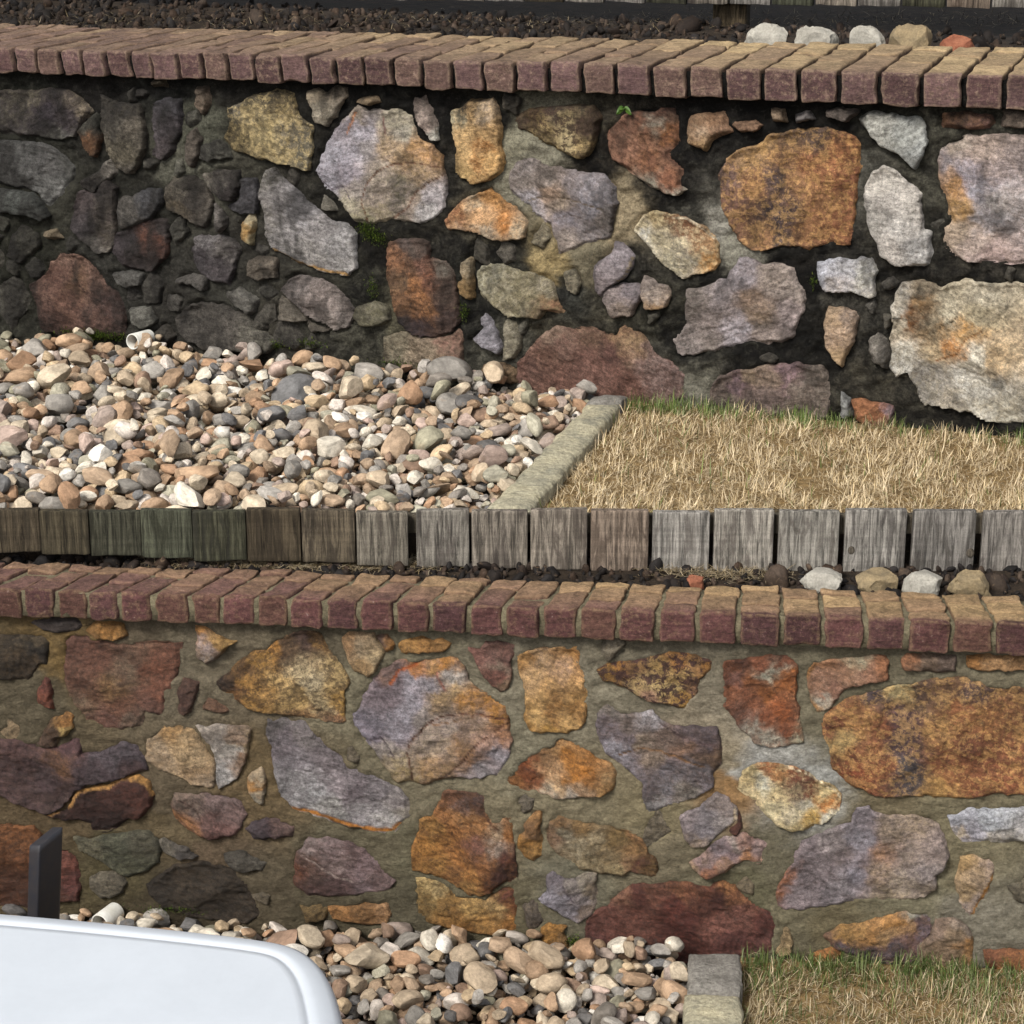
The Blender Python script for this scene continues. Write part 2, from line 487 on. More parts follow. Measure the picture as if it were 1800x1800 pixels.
# (tile, outline, colour or [(x, y, colour) ...], (second colour, amount), [(line points, colour, width) ...])
UP_STONES = [
 ('U1', [(-100,500),(60,500),(200,490),(330,520),(400,580),(465,650),(380,740),(350,830),(210,850),(60,830),(-100,800)],
  [(50,540,'4a4438'),(150,650,'332c30'),(300,700,'3d3636'),(420,650,'6b6050'),(250,830,'5c5a52')], ('29242a',.5), []),
 ('U1', [(-100,860),(60,870),(160,900),(250,970),(330,1060),(310,1140),(230,1260),(150,1345),(90,1290),(60,1230),(-100,1150)],
  [(0,900,'454442'),(150,1050,'504e4c'),(200,1200,'5c5b58'),(300,1080,'4b4a46')], ('3a3a38',.4), []),
 ('U1', [(-100,1200),(40,1240),(110,1320),(160,1400),(120,1440),(20,1390),(-100,1380)], '4a4c48', None, []),
 ('U1', [(365,780),(420,720),(490,660),(520,740),(540,860),(500,990),(450,960),(410,880)],
  [(430,740,'3c3a33'),(450,880,'60422a'),(500,700,'3a3932')], ('26241f',.4), []),
 ('U1', [(515,530),(640,590),(720,590),(810,600),(830,700),(855,820),(860,920),(800,1040),(760,1100),(660,1070),(600,970),(560,860),(520,680)],
  [(560,600,'565048'),(650,750,'4a453d'),(760,750,'554e44'),(700,950,'5a5344'),(740,1060,'575047'),(700,620,'2c2926')], ('343029',.6), []),
 ('U1', [(920,590),(1000,550),(1090,560),(1110,680),(1100,800),(1060,940),(980,1000),(900,960),(930,850),(910,720)],
  [(1000,600,'38353a'),(980,750,'4b4446'),(1040,900,'443c3c')], ('302c2f',.4), []),
 ('U1', [(1215,475),(1300,470),(1310,590),(1265,680),(1215,620)], '6e5f50', ('4c4238',.4), []),
 ('U1', [(1160,820),(1200,780),(1245,850),(1240,960),(1200,1050),(1150,960)], '4f473f', ('38332d',.4), []),
 ('U1', [(1250,900),(1380,850),(1480,980),(1330,1010),(1240,1010)], '54524a', ('3a3832',.5), []),
 ('U1', [(1430,620),(1520,600),(1620,540),(1700,520),(1800,490),(1900,530),(1948,680),(2048,760),(2058,900),(2018,1070),(1900,1040),(1750,1010),(1620,970),(1480,940),(1410,850),(1440,740)],
  [(1480,660,'5c564a'),(1500,800,'87764e'),(1480,900,'8f7a4c'),(1650,650,'7b6e50'),(1750,800,'8f7f58'),(1850,600,'6d5f44'),(1900,800,'6b6250'),(2000,900,'615a4a'),(1750,960,'7a6c4c'),(1700,540,'4a4234')], ('b09c70',.55), []),
 ('U1', [(540,1020),(610,1000),(640,1090),(560,1150),(480,1240),(400,1210),(380,1150),(500,1090)], [(590,1030,'666058'),(450,1180,'453e3a')], None, []),
 ('U1', [(370,1230),(500,1240),(560,1150),(630,1200),(640,1400),(630,1520),(640,1600),(580,1660),(480,1670),(400,1590),(300,1500),(320,1370)],
  [(440,1300,'463d3c'),(560,1350,'4f4740'),(420,1500,'3b3537'),(560,1550,'4d463d'),(500,1640,'67625a')], ('302b2c',.5), []),
 ('U1', [(640,1290),(800,1240),(850,1210),(960,1220),(970,1310),(900,1400),(800,1480),(660,1510)], [(720,1350,'46423d'),(880,1290,'39393c')], ('2d2b2a',.4), []),
 ('U1', [(990,1190),(1060,1130),(1200,1110),(1300,1180),(1330,1290),(1320,1420),(1270,1490),(1200,1470),(1110,1400),(1000,1350),(975,1260)],
  [(1080,1200,'524c42'),(1180,1300,'39342f'),(1120,1350,'564c3c'),(1240,1440,'6a6258')], ('2c2825',.6), []),
 ('U1', [(1260,1100),(1380,1080),(1530,1080),(1540,1180),(1500,1300),(1400,1290),(1320,1230)], [(1400,1150,'5c564e'),(1480,1250,'453e3c'),(1300,1120,'605a50')], ('332e2e',.6), []),
 ('U1', [(1545,1130),(1650,1140),(1675,1250),(1640,1380),(1540,1390),(1430,1330),(1530,1290)], '3a383a', ('2a282b',.4), []),
 ('U1', [(1340,1310),(1400,1370),(1440,1420),(1430,1480),(1390,1530),(1350,1450)], '77706a', ('4d4844',.4), []),
 ('U1', [(1540,1460),(1600,1385),(1640,1410),(1640,1500),(1620,1625),(1560,1570)], [(1590,1420,'b3a584'),(1570,1520,'9a763e'),(1610,1580,'8f8464')], None, []),
 ('U1', [(620,1540),(700,1500),(860,1440),(1000,1430),(1020,1560),(1000,1700),(900,1800),(700,1780),(610,1660)],
  [(700,1600,'332c2e'),(900,1560,'553629'),(960,1480,'3c3432'),(800,1720,'3a3230')], ('282324',.5), []),
 ('U1', [(1200,1560),(1350,1545),(1480,1570),(1540,1640),(1500,1720),(1440,1900),(1350,1880),(1250,1850),(1180,1700)],
  [(1300,1580,'6d6867'),(1250,1700,'3d383a'),(1450,1620,'66605c'),(1380,1800,'433d3e')], ('332e30',.6), []),
 ('U1', [(110,1520),(200,1510),(240,1570),(130,1565)], '6d604c', None, []),
 ('U1', [(900,430),(990,410),(1000,480),(910,480)], '4f4636', None, []),
 ('U5', [(30,260),(130,200),(160,100),(230,40),(340,50),(430,100),(490,160),(560,270),(640,320),(685,420),(695,520),(690,640),(560,660),(300,650),(110,580),(60,380)],
  [(240,70,'6b5245'),(200,200,'553d33'),(350,250,'664c38'),(480,250,'6a5145'),(300,400,'5a4034'),(100,300,'5a4339'),(620,420,'5c4640'),(500,480,'5b4339'),(200,500,'4c372f')], ('44302a',.5),
  [([(290,60),(330,200),(420,330),(560,400)],'3c2a24',9),([(240,260),(300,420),(460,500)],'402d26',8)]),
 ('U5', [(735,430),(880,430),(930,520),(870,575),(770,560)], '5d5b54', ('45433d',.4), []),
 ('U5', [(620,180),(740,165),(840,180),(820,260),(720,280),(660,260)], '4c4a46', ('35332f',.4), []),
 ('U5', [(1060,230),(1180,190),(1300,220),(1290,310),(1200,270),(1100,260)], '55514c', ('3b3835',.5), []),
 ('U5', [(1430,330),(1520,290),(1660,370),(1640,450),(1590,480),(1500,410)], '57544e', ('3c3a35',.4), []),
 ('U5', [(1100,450),(1250,390),(1400,410),(1560,480),(1650,560),(1790,680),(1740,760),(1500,740),(1270,740),(1100,640),(1050,520)], [(1200,500,'3f3b36'),(1450,600,'4a453f'),(1680,680,'5c584e')], ('2d2a27',.5), []),
 ('U5', [(1590,90),(1700,60),(1800,80),(1800,210),(1680,225),(1590,190)], '5b5247', ('3b3630',.5), []),
 ('U5', [(900,620),(1000,540),(1060,640),(1000,700)], '39352f', None, []),
 ('U2', [(290,510),(370,480),(430,530),(470,470),(570,480),(580,550),(530,610),(500,690),(440,755),(360,730),(330,620)], [(340,540,'817460'),(430,650,'857c6c'),(540,520,'75695a')], ('665c4e',.4), []),
 ('U2', [(640,590),(700,550),(790,545),(820,590),(720,605)], '7a6850', None, []),
 ('U2', [(560,700),(660,620),(760,640),(860,650),(950,640),(1040,690),(1080,800),(1100,860),(1200,910),(1260,980),(1280,1090),(1300,1170),(1290,1340),(1240,1400),(1100,1470),(1020,1440),(900,1430),(730,1465),(640,1440),(560,1350),(510,1290),(460,1240),(400,1160),(370,1080),(385,1000),(430,900),(490,780)],
  [(640,660,'7f7364'),(540,780,'857c84'),(700,800,'8e8892'),(480,950,'898592'),(600,930,'948d98'),(560,1060,'807686'),(720,900,'9a9290'),(950,720,'948b76'),(980,800,'989180'),(900,900,'a48c6c'),(1050,910,'ab8453'),(1200,980,'a37b4c'),(1000,990,'9c7d55'),(430,1100,'8f8a98'),(660,1200,'8f857c'),(820,1120,'8d8070'),(800,1280,'85786a'),(960,1200,'57503f'),(980,1260,'4f493d'),(1120,1080,'927a5a'),(1050,1310,'8c7c6c'),(1200,1270,'9f9899'),(1180,1390,'9a9694'),(820,1400,'85785f'),(600,1330,'938a74'),(700,1420,'7a7258')], ('7c7072',.22),
  [([(735,1460),(690,1300),(720,1180),(800,1080),(930,1030),(1100,1025),(1275,1060)],'5e4030',11),([(920,1425),(1030,1330),(1080,1230),(1180,1160),(1290,1110)],'604536',11),
   ([(640,650),(575,810)],'9c6844',16),([(840,660),(865,810)],'80605a',14),([(400,1150),(470,1210),(550,1195),(610,1300)],'554c54',10)]),
 ('U2', [(1055,600),(1070,560),(1140,545),(1180,640),(1230,760),(1240,860),(1180,850),(1110,740),(1070,660)], [(1120,620,'85766c'),(1180,760,'8a7a70'),(1210,845,'a5a296')], ('6b5e58',.4), []),
 ('U2', [(1340,650),(1400,640),(1460,580),(1640,560),(1670,640),(1700,800),(1690,900),(1715,1010),(1690,1080),(1620,1150),(1500,1170),(1400,1120),(1375,1060),(1380,900),(1350,760)],
  [(1370,690,'8a8066'),(1500,620,'6e5432'),(1590,640,'9a866e'),(1480,800,'ad8b58'),(1640,800,'a5814f'),(1570,900,'93642f'),(1550,1050,'8f622f'),(1450,950,'b08e59'),(1640,1020,'b0884e'),(1430,1080,'a88a54'),(1560,1140,'a07c48')], ('c0a276',.35), []),
 ('U2', [(1290,1440),(1400,1310),(1500,1250),(1620,1210),(1700,1290),(1800,1350),(1870,1430),(1870,1560),(1750,1590),(1650,1570),(1500,1510),(1320,1500)],
  [(1350,1420,'8f6240'),(1440,1400,'8a5c38'),(1520,1310,'a08c70'),(1640,1270,'96682f'),(1560,1420,'a98258'),(1720,1450,'a0682c'),(1830,1500,'9c8a70'),(1400,1490,'94765a'),(1600,1530,'93816a')], ('b59068',.35), []),
 ('U2', [(-10,1080),(60,1060),(170,1180),(260,1260),(350,1340),(470,1440),(570,1470),(640,1540),(655,1766),(590,1836),(450,1816),(200,1736),(50,1640),(0,1540),(-20,1400),(-50,1250)],
  [(30,1120,'6a665e'),(100,1250,'7b7674'),(250,1350,'8c8889'),(150,1500,'8b8684'),(400,1500,'827d7b'),(550,1600,'8f8c8a'),(300,1650,'928d88'),(600,1780,'94908c'),(20,1450,'77726c')], ('6c686a',.35),
  [([(50,1645),(200,1725),(450,1805),(590,1825)],'9c7a4a',26)]),
 ('U2', [(415,1250),(500,1340),(520,1370),(415,1350)], '6a655a', None, []),
 ('U6', [(120,300),(170,230),(230,200),(330,210),(480,270),(560,350),(620,430),(650,480),(600,560),(510,600),(430,530),(300,480),(200,380)],
  [(200,270,'736a66'),(400,330,'80746e'),(560,450,'857a74'),(500,560,'7b716a')], ('665b56',.3), []),
 ('U6', [(105,350),(185,390),(280,490),(310,545),(460,590),(340,612),(290,530),(105,510)], '5d564c', ('433e36',.4), []),
 ('U6', [(880,-30),(960,-60),(1080,-60),(1160,-40),(1180,70),(1300,100),(1360,200),(1380,350),(1400,520),(1340,600),(1200,650),(1060,620),(960,550),(920,440),(880,250)],
  [(1000,-30,'4a3f3a'),(1100,20,'574a42'),(950,90,'80583a'),(1060,120,'6a4c36'),(1150,100,'735040'),(1100,280,'8c5d34'),(960,250,'5f4832'),(1000,400,'6c4d33'),(1150,460,'805734'),(1270,160,'575047'),(1310,320,'4f3f36'),(1000,520,'2e2728'),(1120,580,'33292a'),(1280,500,'40332f'),(1200,200,'6a4430')], ('3a2c26',.5),
  [([(1160,-20),(1190,90),(1230,180),(1190,260)],'3d2c24',14)]),
 ('U6', [(840,650),(1000,600),(1100,655),(1290,650),(1400,580),(1410,700),(1415,930),(1300,950),(1100,900),(850,820)], [(900,700,'6a6250'),(1150,760,'80705c'),(1320,720,'785a4c'),(1300,850,'7a6650')], ('5c5244',.5), []),
 ('U6', [(650,430),(780,390),(880,430),(900,520),(820,560),(700,560),(640,490)], '625d4c', ('45422f',.5), []),
 ('U6', [(1400,110),(1470,65),(1495,75),(1500,360),(1450,375),(1400,330),(1375,270),(1420,210)], [(1460,110,'7d705a'),(1440,290,'84683f')], ('5f5038',.4), []),
 ('U7', [(-190,180),(-150,120),(-60,120),(0,130),(130,180),(240,195),(340,235),(370,290),(380,390),(420,440),(450,490),(300,450),(260,510),(200,505),(80,490),(30,490),(-50,450),(-150,370),(-200,280)],
  [(-100,180,'8d8874'),(0,300,'857d66'),(180,300,'7c735a'),(300,280,'837a66'),(330,400,'7c5c42'),(250,470,'7d6a50'),(50,440,'807760')], ('696249',.5), []),
 ('U6', [(1490,660),(1570,580),(1550,510),(1580,475),(1640,540),(1680,610),(1700,740),(1690,770),(1600,720)], '79747c', ('5d595e',.3), []),
 ('U6', [(1710,560),(1740,520),(1800,530),(1830,600),(1840,700),(1800,800),(1710,810),(1725,700)], '77705f', ('55503f',.4), []),
 ('U6', [(1560,850),(1700,840),(1830,900),(1800,980),(1560,970)], '6b563f', ('4d402f',.5), []),
 ('U3', [(70,700),(160,640),(300,620),(480,610),(650,610),(700,680),(690,780),(650,880),(620,960),(570,1000),(490,970),(400,940),(300,890),(200,830),(100,780)],
  [(120,720,'5a4a34'),(220,700,'5f4c2c'),(300,850,'8f7a4e'),(450,700,'84734f'),(480,850,'a08e66'),(620,750,'54412e'),(400,640,'3a3028'),(560,940,'9c8454')], ('382a24',.85), []),
 ('U3', [(850,690),(950,650),(1090,660),(1130,620),(1240,630),(1245,780),(1260,900),(1180,960),(1230,1020),(1290,1080),(1260,1180),(1310,1220),(1270,1250),(1150,1255),(1030,1180),(930,1110),(850,1050),(770,990),(745,890),(755,780)],
  [(850,760,'7b5844'),(970,680,'6b4834'),(1070,730,'857c6c'),(1110,700,'8a8272'),(1180,800,'8e5c32'),(1000,850,'7f5940'),(850,920,'825c46'),(1050,1000,'7d5438'),(1200,1150,'7c5036'),(1070,1170,'7d7666'),(1150,640,'54392c'),(1220,960,'5a3f30'),(1270,1230,'8a8272')], ('5c4034',.6), []),
 ('U3', [(1330,700),(1400,670),(1500,665),(1600,660),(1610,740),(1650,800),(1500,860),(1455,940),(1400,920),(1330,880),(1320,800)], [(1380,720,'7d6248'),(1500,700,'806146'),(1440,800,'a0876c'),(1580,780,'7c5f48'),(1440,900,'93754f')], ('6a4e3a',.4), []),
 ('U3', [(1640,750),(1700,730),(1800,720),(1860,760),(1800,800),(1700,800)], '6f5540', ('4a382d',.5), []),
 ('U3', [(35,1120),(90,1010),(200,1000),(280,1050),(430,1060),(560,1090),(740,1110),(790,1190),(820,1320),(780,1420),(770,1560),(600,1610),(500,1660),(400,1680),(370,1600),(350,1500),(330,1460),(230,1410),(170,1330),(100,1270),(40,1200)],
  [(120,1060,'827874'),(150,1160,'7d726a'),(300,1150,'887b72'),(330,1230,'907660'),(500,1180,'7d7475'),(700,1200,'827b80'),(200,1290,'8a8488'),(400,1320,'7f7060'),(650,1330,'7d7880'),(450,1420,'787078'),(650,1500,'756d6c'),(450,1600,'857970'),(720,1430,'7a716c')], ('6b5f58',.35),
  [([(180,1300),(330,1260),(520,1290),(740,1360)],'675a4c',10),([(330,1450),(480,1400),(640,1440)],'645a58',8)]),
 ('U3', [(930,1520),(1000,1400),(1100,1370),(1200,1400),(1300,1420),(1400,1470),(1500,1550),(1555,1600),(1550,1750),(1520,1800),(1390,1830),(1300,1860),(1180,1780),(1120,1720),(1050,1640)],
  [(980,1480,'b0a182'),(1000,1540,'b5b0a4'),(1100,1420,'94805a'),(1180,1420,'66492f'),(1300,1490,'6d4a30'),(1120,1560,'a3977c'),(1250,1620,'8d8470'),(1430,1620,'96724c'),(1480,1720,'ab7d42'),(1350,1720,'aaa08c'),(1200,1730,'98907a'),(1520,1620,'a07c50'),(1400,1540,'7a5a3c')], ('c4b693',.35),
  [([(1220,1420),(1330,1430),(1440,1500),(1550,1600)],'c2b49c',10)]),
 ('U7', [(650,130),(780,40),(800,-40),(870,-20),(940,60),(920,130),(880,200),(830,240),(740,300),(700,350),(650,320),(640,220)], [(820,20,'867c80'),(720,150,'7c7274'),(700,280,'756a6a')], ('665c5e',.3), [([(930,70),(890,190),(830,240)],'a8987c',10)]),
 ('U7', [(760,290),(860,255),(960,250),(1010,320),(960,420),(920,490),(790,500),(740,430),(705,370)], [(800,340,'7d716e'),(900,320,'70666a'),(850,440,'7f7064')], ('5d5452',.4), []),
 ('U7', [(1010,210),(1080,240),(1170,280),(1200,340),(1180,420),(1130,440),(1020,430),(990,320)], [(1050,260,'80746c'),(1100,350,'8e8074'),(1100,420,'94744e')], ('665a54',.4), []),
 ('U7', [(1320,320),(1450,280),(1600,220),(1650,150),(1700,70),(1800,90),(1850,130),(1950,110),(2080,150),(2118,260),(2158,300),(2160,450),(2110,520),(2090,640),(2000,680),(1880,700),(1740,690),(1650,710),(1450,760),(1330,780),(1250,770),(1220,680),(1300,560)],
  [(1400,400,'7f746c'),(1500,520,'776c68'),(1600,320,'847a7a'),(1700,200,'857c80'),(1750,580,'928a92'),(1640,620,'968e94'),(1780,350,'8c7460'),(1830,500,'8a7560'),(1950,200,'8d7f74'),(2080,300,'94877e'),(2050,500,'8d7f7c'),(1850,640,'887a72'),(1350,700,'7b716c'),(1480,680,'70665f'),(1850,550,'5a5048')], ('6a5f5c',.35),
  [([(1250,650),(1380,600),(1500,580)],'544c48',9)]),
 ('U7', [(100,830),(190,720),(270,640),(370,580),(480,590),(620,580),(700,620),(730,660),(800,620),(820,575),(900,570),(1000,630),(1050,700),(1080,770),(1200,830),(1290,920),(1290,1080),(1180,1150),(600,1180),(400,1140),(150,1050),(90,920)],
  [(150,880,'684b40'),(350,620,'7a6454'),(420,700,'6c5246'),(650,620,'6a5140'),(600,850,'6b4c41'),(850,620,'86684a'),(930,680,'80674a'),(780,760,'5d4038'),(1050,830,'756058'),(1180,900,'7a635c'),(900,950,'6b4a3e'),(400,980,'67483c'),(300,800,'664a3c')], ('4f3831',.5), []),
 ('U7', [(1500,1000),(1560,930),(1680,890),(1800,870),(1950,850),(2080,840),(2290,860),(2330,950),(2340,1080),(2330,1220),(2100,1260),(1480,1220)],
  [(1560,1000,'665850'),(1680,980,'6d5358'),(1750,920,'7f6c58'),(1900,920,'7d6a5a'),(2050,920,'70565a'),(2250,960,'6f645a'),(2150,1080,'6a5e54'),(1900,1080,'685852'),(1600,1120,'665a4e')], ('52463f',.5), []),
 ('U4', [(30,900),(120,830),(280,790),(400,790),(530,770),(600,800),(720,840),(760,900),(765,1050),(740,1200),(730,1400),(690,1620),(560,1600),(400,1650),(280,1620),(100,1640),(0,1650),(-100,1590),(-170,1480),(-230,1350),(-250,1200),(-260,1100),(-200,1000),(-100,930)],
  [(-180,1100,'6f564c'),(-60,1020,'8a6c4a'),(80,900,'8f7048'),(250,830,'6d543e'),(450,830,'56443a'),(200,1000,'7d5a3c'),(0,1200,'7c5638'),(-120,1300,'6a4c3e'),(300,1150,'805c3c'),(170,1150,'50403c'),(200,1400,'433738'),(180,1550,'4a3c38'),(420,1050,'7d5030'),(600,950,'80522f'),(650,1150,'7a4c30'),(500,1300,'855c3a'),(350,1500,'825a38'),(600,1500,'7c4e30'),(-50,1480,'6e4e38'),(80,1580,'8a6442')], ('b8925e',.42), []),
 ('U4', [(755,700),(850,660),(930,670),(1050,690),(1200,700),(1230,790),(1250,870),(1210,980),(1170,1070),(1090,1000),(960,920),(850,830)], [(850,720,'9a988f'),(1100,800,'94958f'),(1180,950,'9b9d9a'),(900,800,'96948b')], ('83827c',.4), []),
 ('U4', [(805,1200),(850,1110),(940,1045),(1000,1070),(1080,1140),(1220,1240),(1200,1300),(1210,1400),(1230,1500),(1280,1510),(1290,1700),(1270,1750),(1180,1770),(1040,1760),(900,1690),(890,1600),(830,1500),(800,1350)],
  [(900,1150,'a9a298'),(1000,1300,'a39c94'),(1150,1300,'a59e95'),(1050,1500,'b0aaa3'),(1000,1650,'aba39b'),(1200,1650,'a8a5a2'),(850,1450,'99948c')], ('8f8983',.3), []),
 ('U4', [(1350,930),(1420,870),(1560,815),(1700,830),(1900,830),(1900,1760),(1780,1740),(1560,1740),(1470,1700),(1380,1620),(1370,1500),(1430,1440),(1370,1250),(1340,1130),(1340,1010)],
  [(1450,900,'9c8e80'),(1420,1020,'958a8c'),(1650,900,'9a887c'),(1550,1080,'928896'),(1400,1130,'a98668'),(1700,1100,'9c8c88'),(1480,1200,'a87c48'),(1500,1350,'a5804c'),(1660,1220,'9892a0'),(1700,1400,'9c969a'),(1480,1500,'9a8874'),(1600,1600,'a39186'),(1700,1700,'a08a84'),(1750,1300,'a29a96')], ('857468',.3),
  [([(1350,1150),(1440,1130),(1480,1120)],'5c4c40',10)]),
 ('U4', [(1345,660),(1450,645),(1600,660),(1720,690),(1760,730),(1690,775),(1600,780),(1500,770),(1370,770)], [(1450,700,'74523f'),(1650,720,'6b4c42')], ('8a6a4c',.35), []),
 ('U4', [(130,640),(210,640),(245,720),(140,715)], '7d6a55', None, []),
 ('U4', [(300,680),(400,660),(440,710),(310,730)], '6a6462', None, []),
 ('U4', [(525,640),(640,630),(760,640),(720,700),(650,720),(530,690)], '6a5f57', ('4a423c',.4), []),
 ('U4', [(1800,650),(1900,660),(1900,770),(1790,770)], '6a5c50', ('4a423c',.4), []),
 ('U8', [(450,110),(560,90),(700,90),(860,80),(890,170),(860,230),(880,350),(840,370),(790,340),(680,320),(520,320),(480,250)], [(500,150,'9a9ca8'),(650,150,'9e9c9f'),(600,270,'a09894'),(830,200,'98958c'),(850,330,'aba59a')], ('84848c',.35), []),
 ('U8', [(540,430),(640,440),(740,460),(755,500),(740,620),(680,740),(630,870),(580,810),(530,730),(510,640),(520,540)], [(600,470,'9c8468'),(600,620,'aa9078'),(720,500,'948070'),(620,800,'9c8260')], ('8a7258',.35), []),
 ('U8', [(1040,330),(1070,270),(1200,240),(1300,270),(1350,290),(1450,260),(1530,230),(1620,250),(1780,260),(1900,270),(1900,1270),(1780,1260),(1650,1230),(1560,1180),(1400,1160),(1230,1120),(1180,1000),(1100,900),(1020,935),(985,880),(1000,760),(980,660),(1010,550),(990,430)],
  [(1050,320,'9a948a'),(1040,430,'b8b0a2'),(1060,560,'b2a690'),(1120,480,'8c6034'),(1150,560,'7d5228'),(1190,400,'a88252'),(1220,290,'6f6250'),(1400,330,'a39880'),(1420,470,'aaa088'),(1650,350,'aca28c'),(1620,500,'a39678'),(1400,600,'94744a'),(1250,650,'846e50'),(1300,560,'70634e'),(1560,600,'b0864c'),(1450,730,'a8743c'),(1300,760,'a08a68'),(1080,760,'b8b2a4'),(1040,880,'b8b3a8'),(1600,800,'c4bcaa'),(1500,950,'bdb8ad'),(1250,900,'837d74'),(1300,1030,'8c867c'),(1700,1000,'b3aea3'),(1750,800,'b89c74'),(1650,1150,'a19b8d'),(1400,1100,'9a9080'),(1800,1200,'8f897a')], ('857b68',.45),
  [([(1190,640),(1310,620),(1360,560),(1440,530),(1480,500)],'524636',9),([(1320,820),(1470,760),(1540,660),(1650,610)],'7a5230',12)]),
 ('U8', [(850,640),(900,610),(970,660),(985,760),(975,870),(870,840),(830,740)], '6d675f', ('45413a',.5), []),
 ('U8', [(705,1095),(860,1120),(1000,1150),(1010,1200),(970,1320),(860,1310),(730,1230)], [(780,1140,'94603a'),(900,1170,'8c5a38'),(990,1180,'7c6468'),(920,1260,'7a5640')], ('6d4830',.4), []),
 ('U8', [(630,1040),(695,1100),(715,1220),(640,1210)], '7b7b78', None, []),
 ('U8', [(1160,520),(930,480),(960,590),(985,560),(1000,500)], '5a554b', None, []),
]

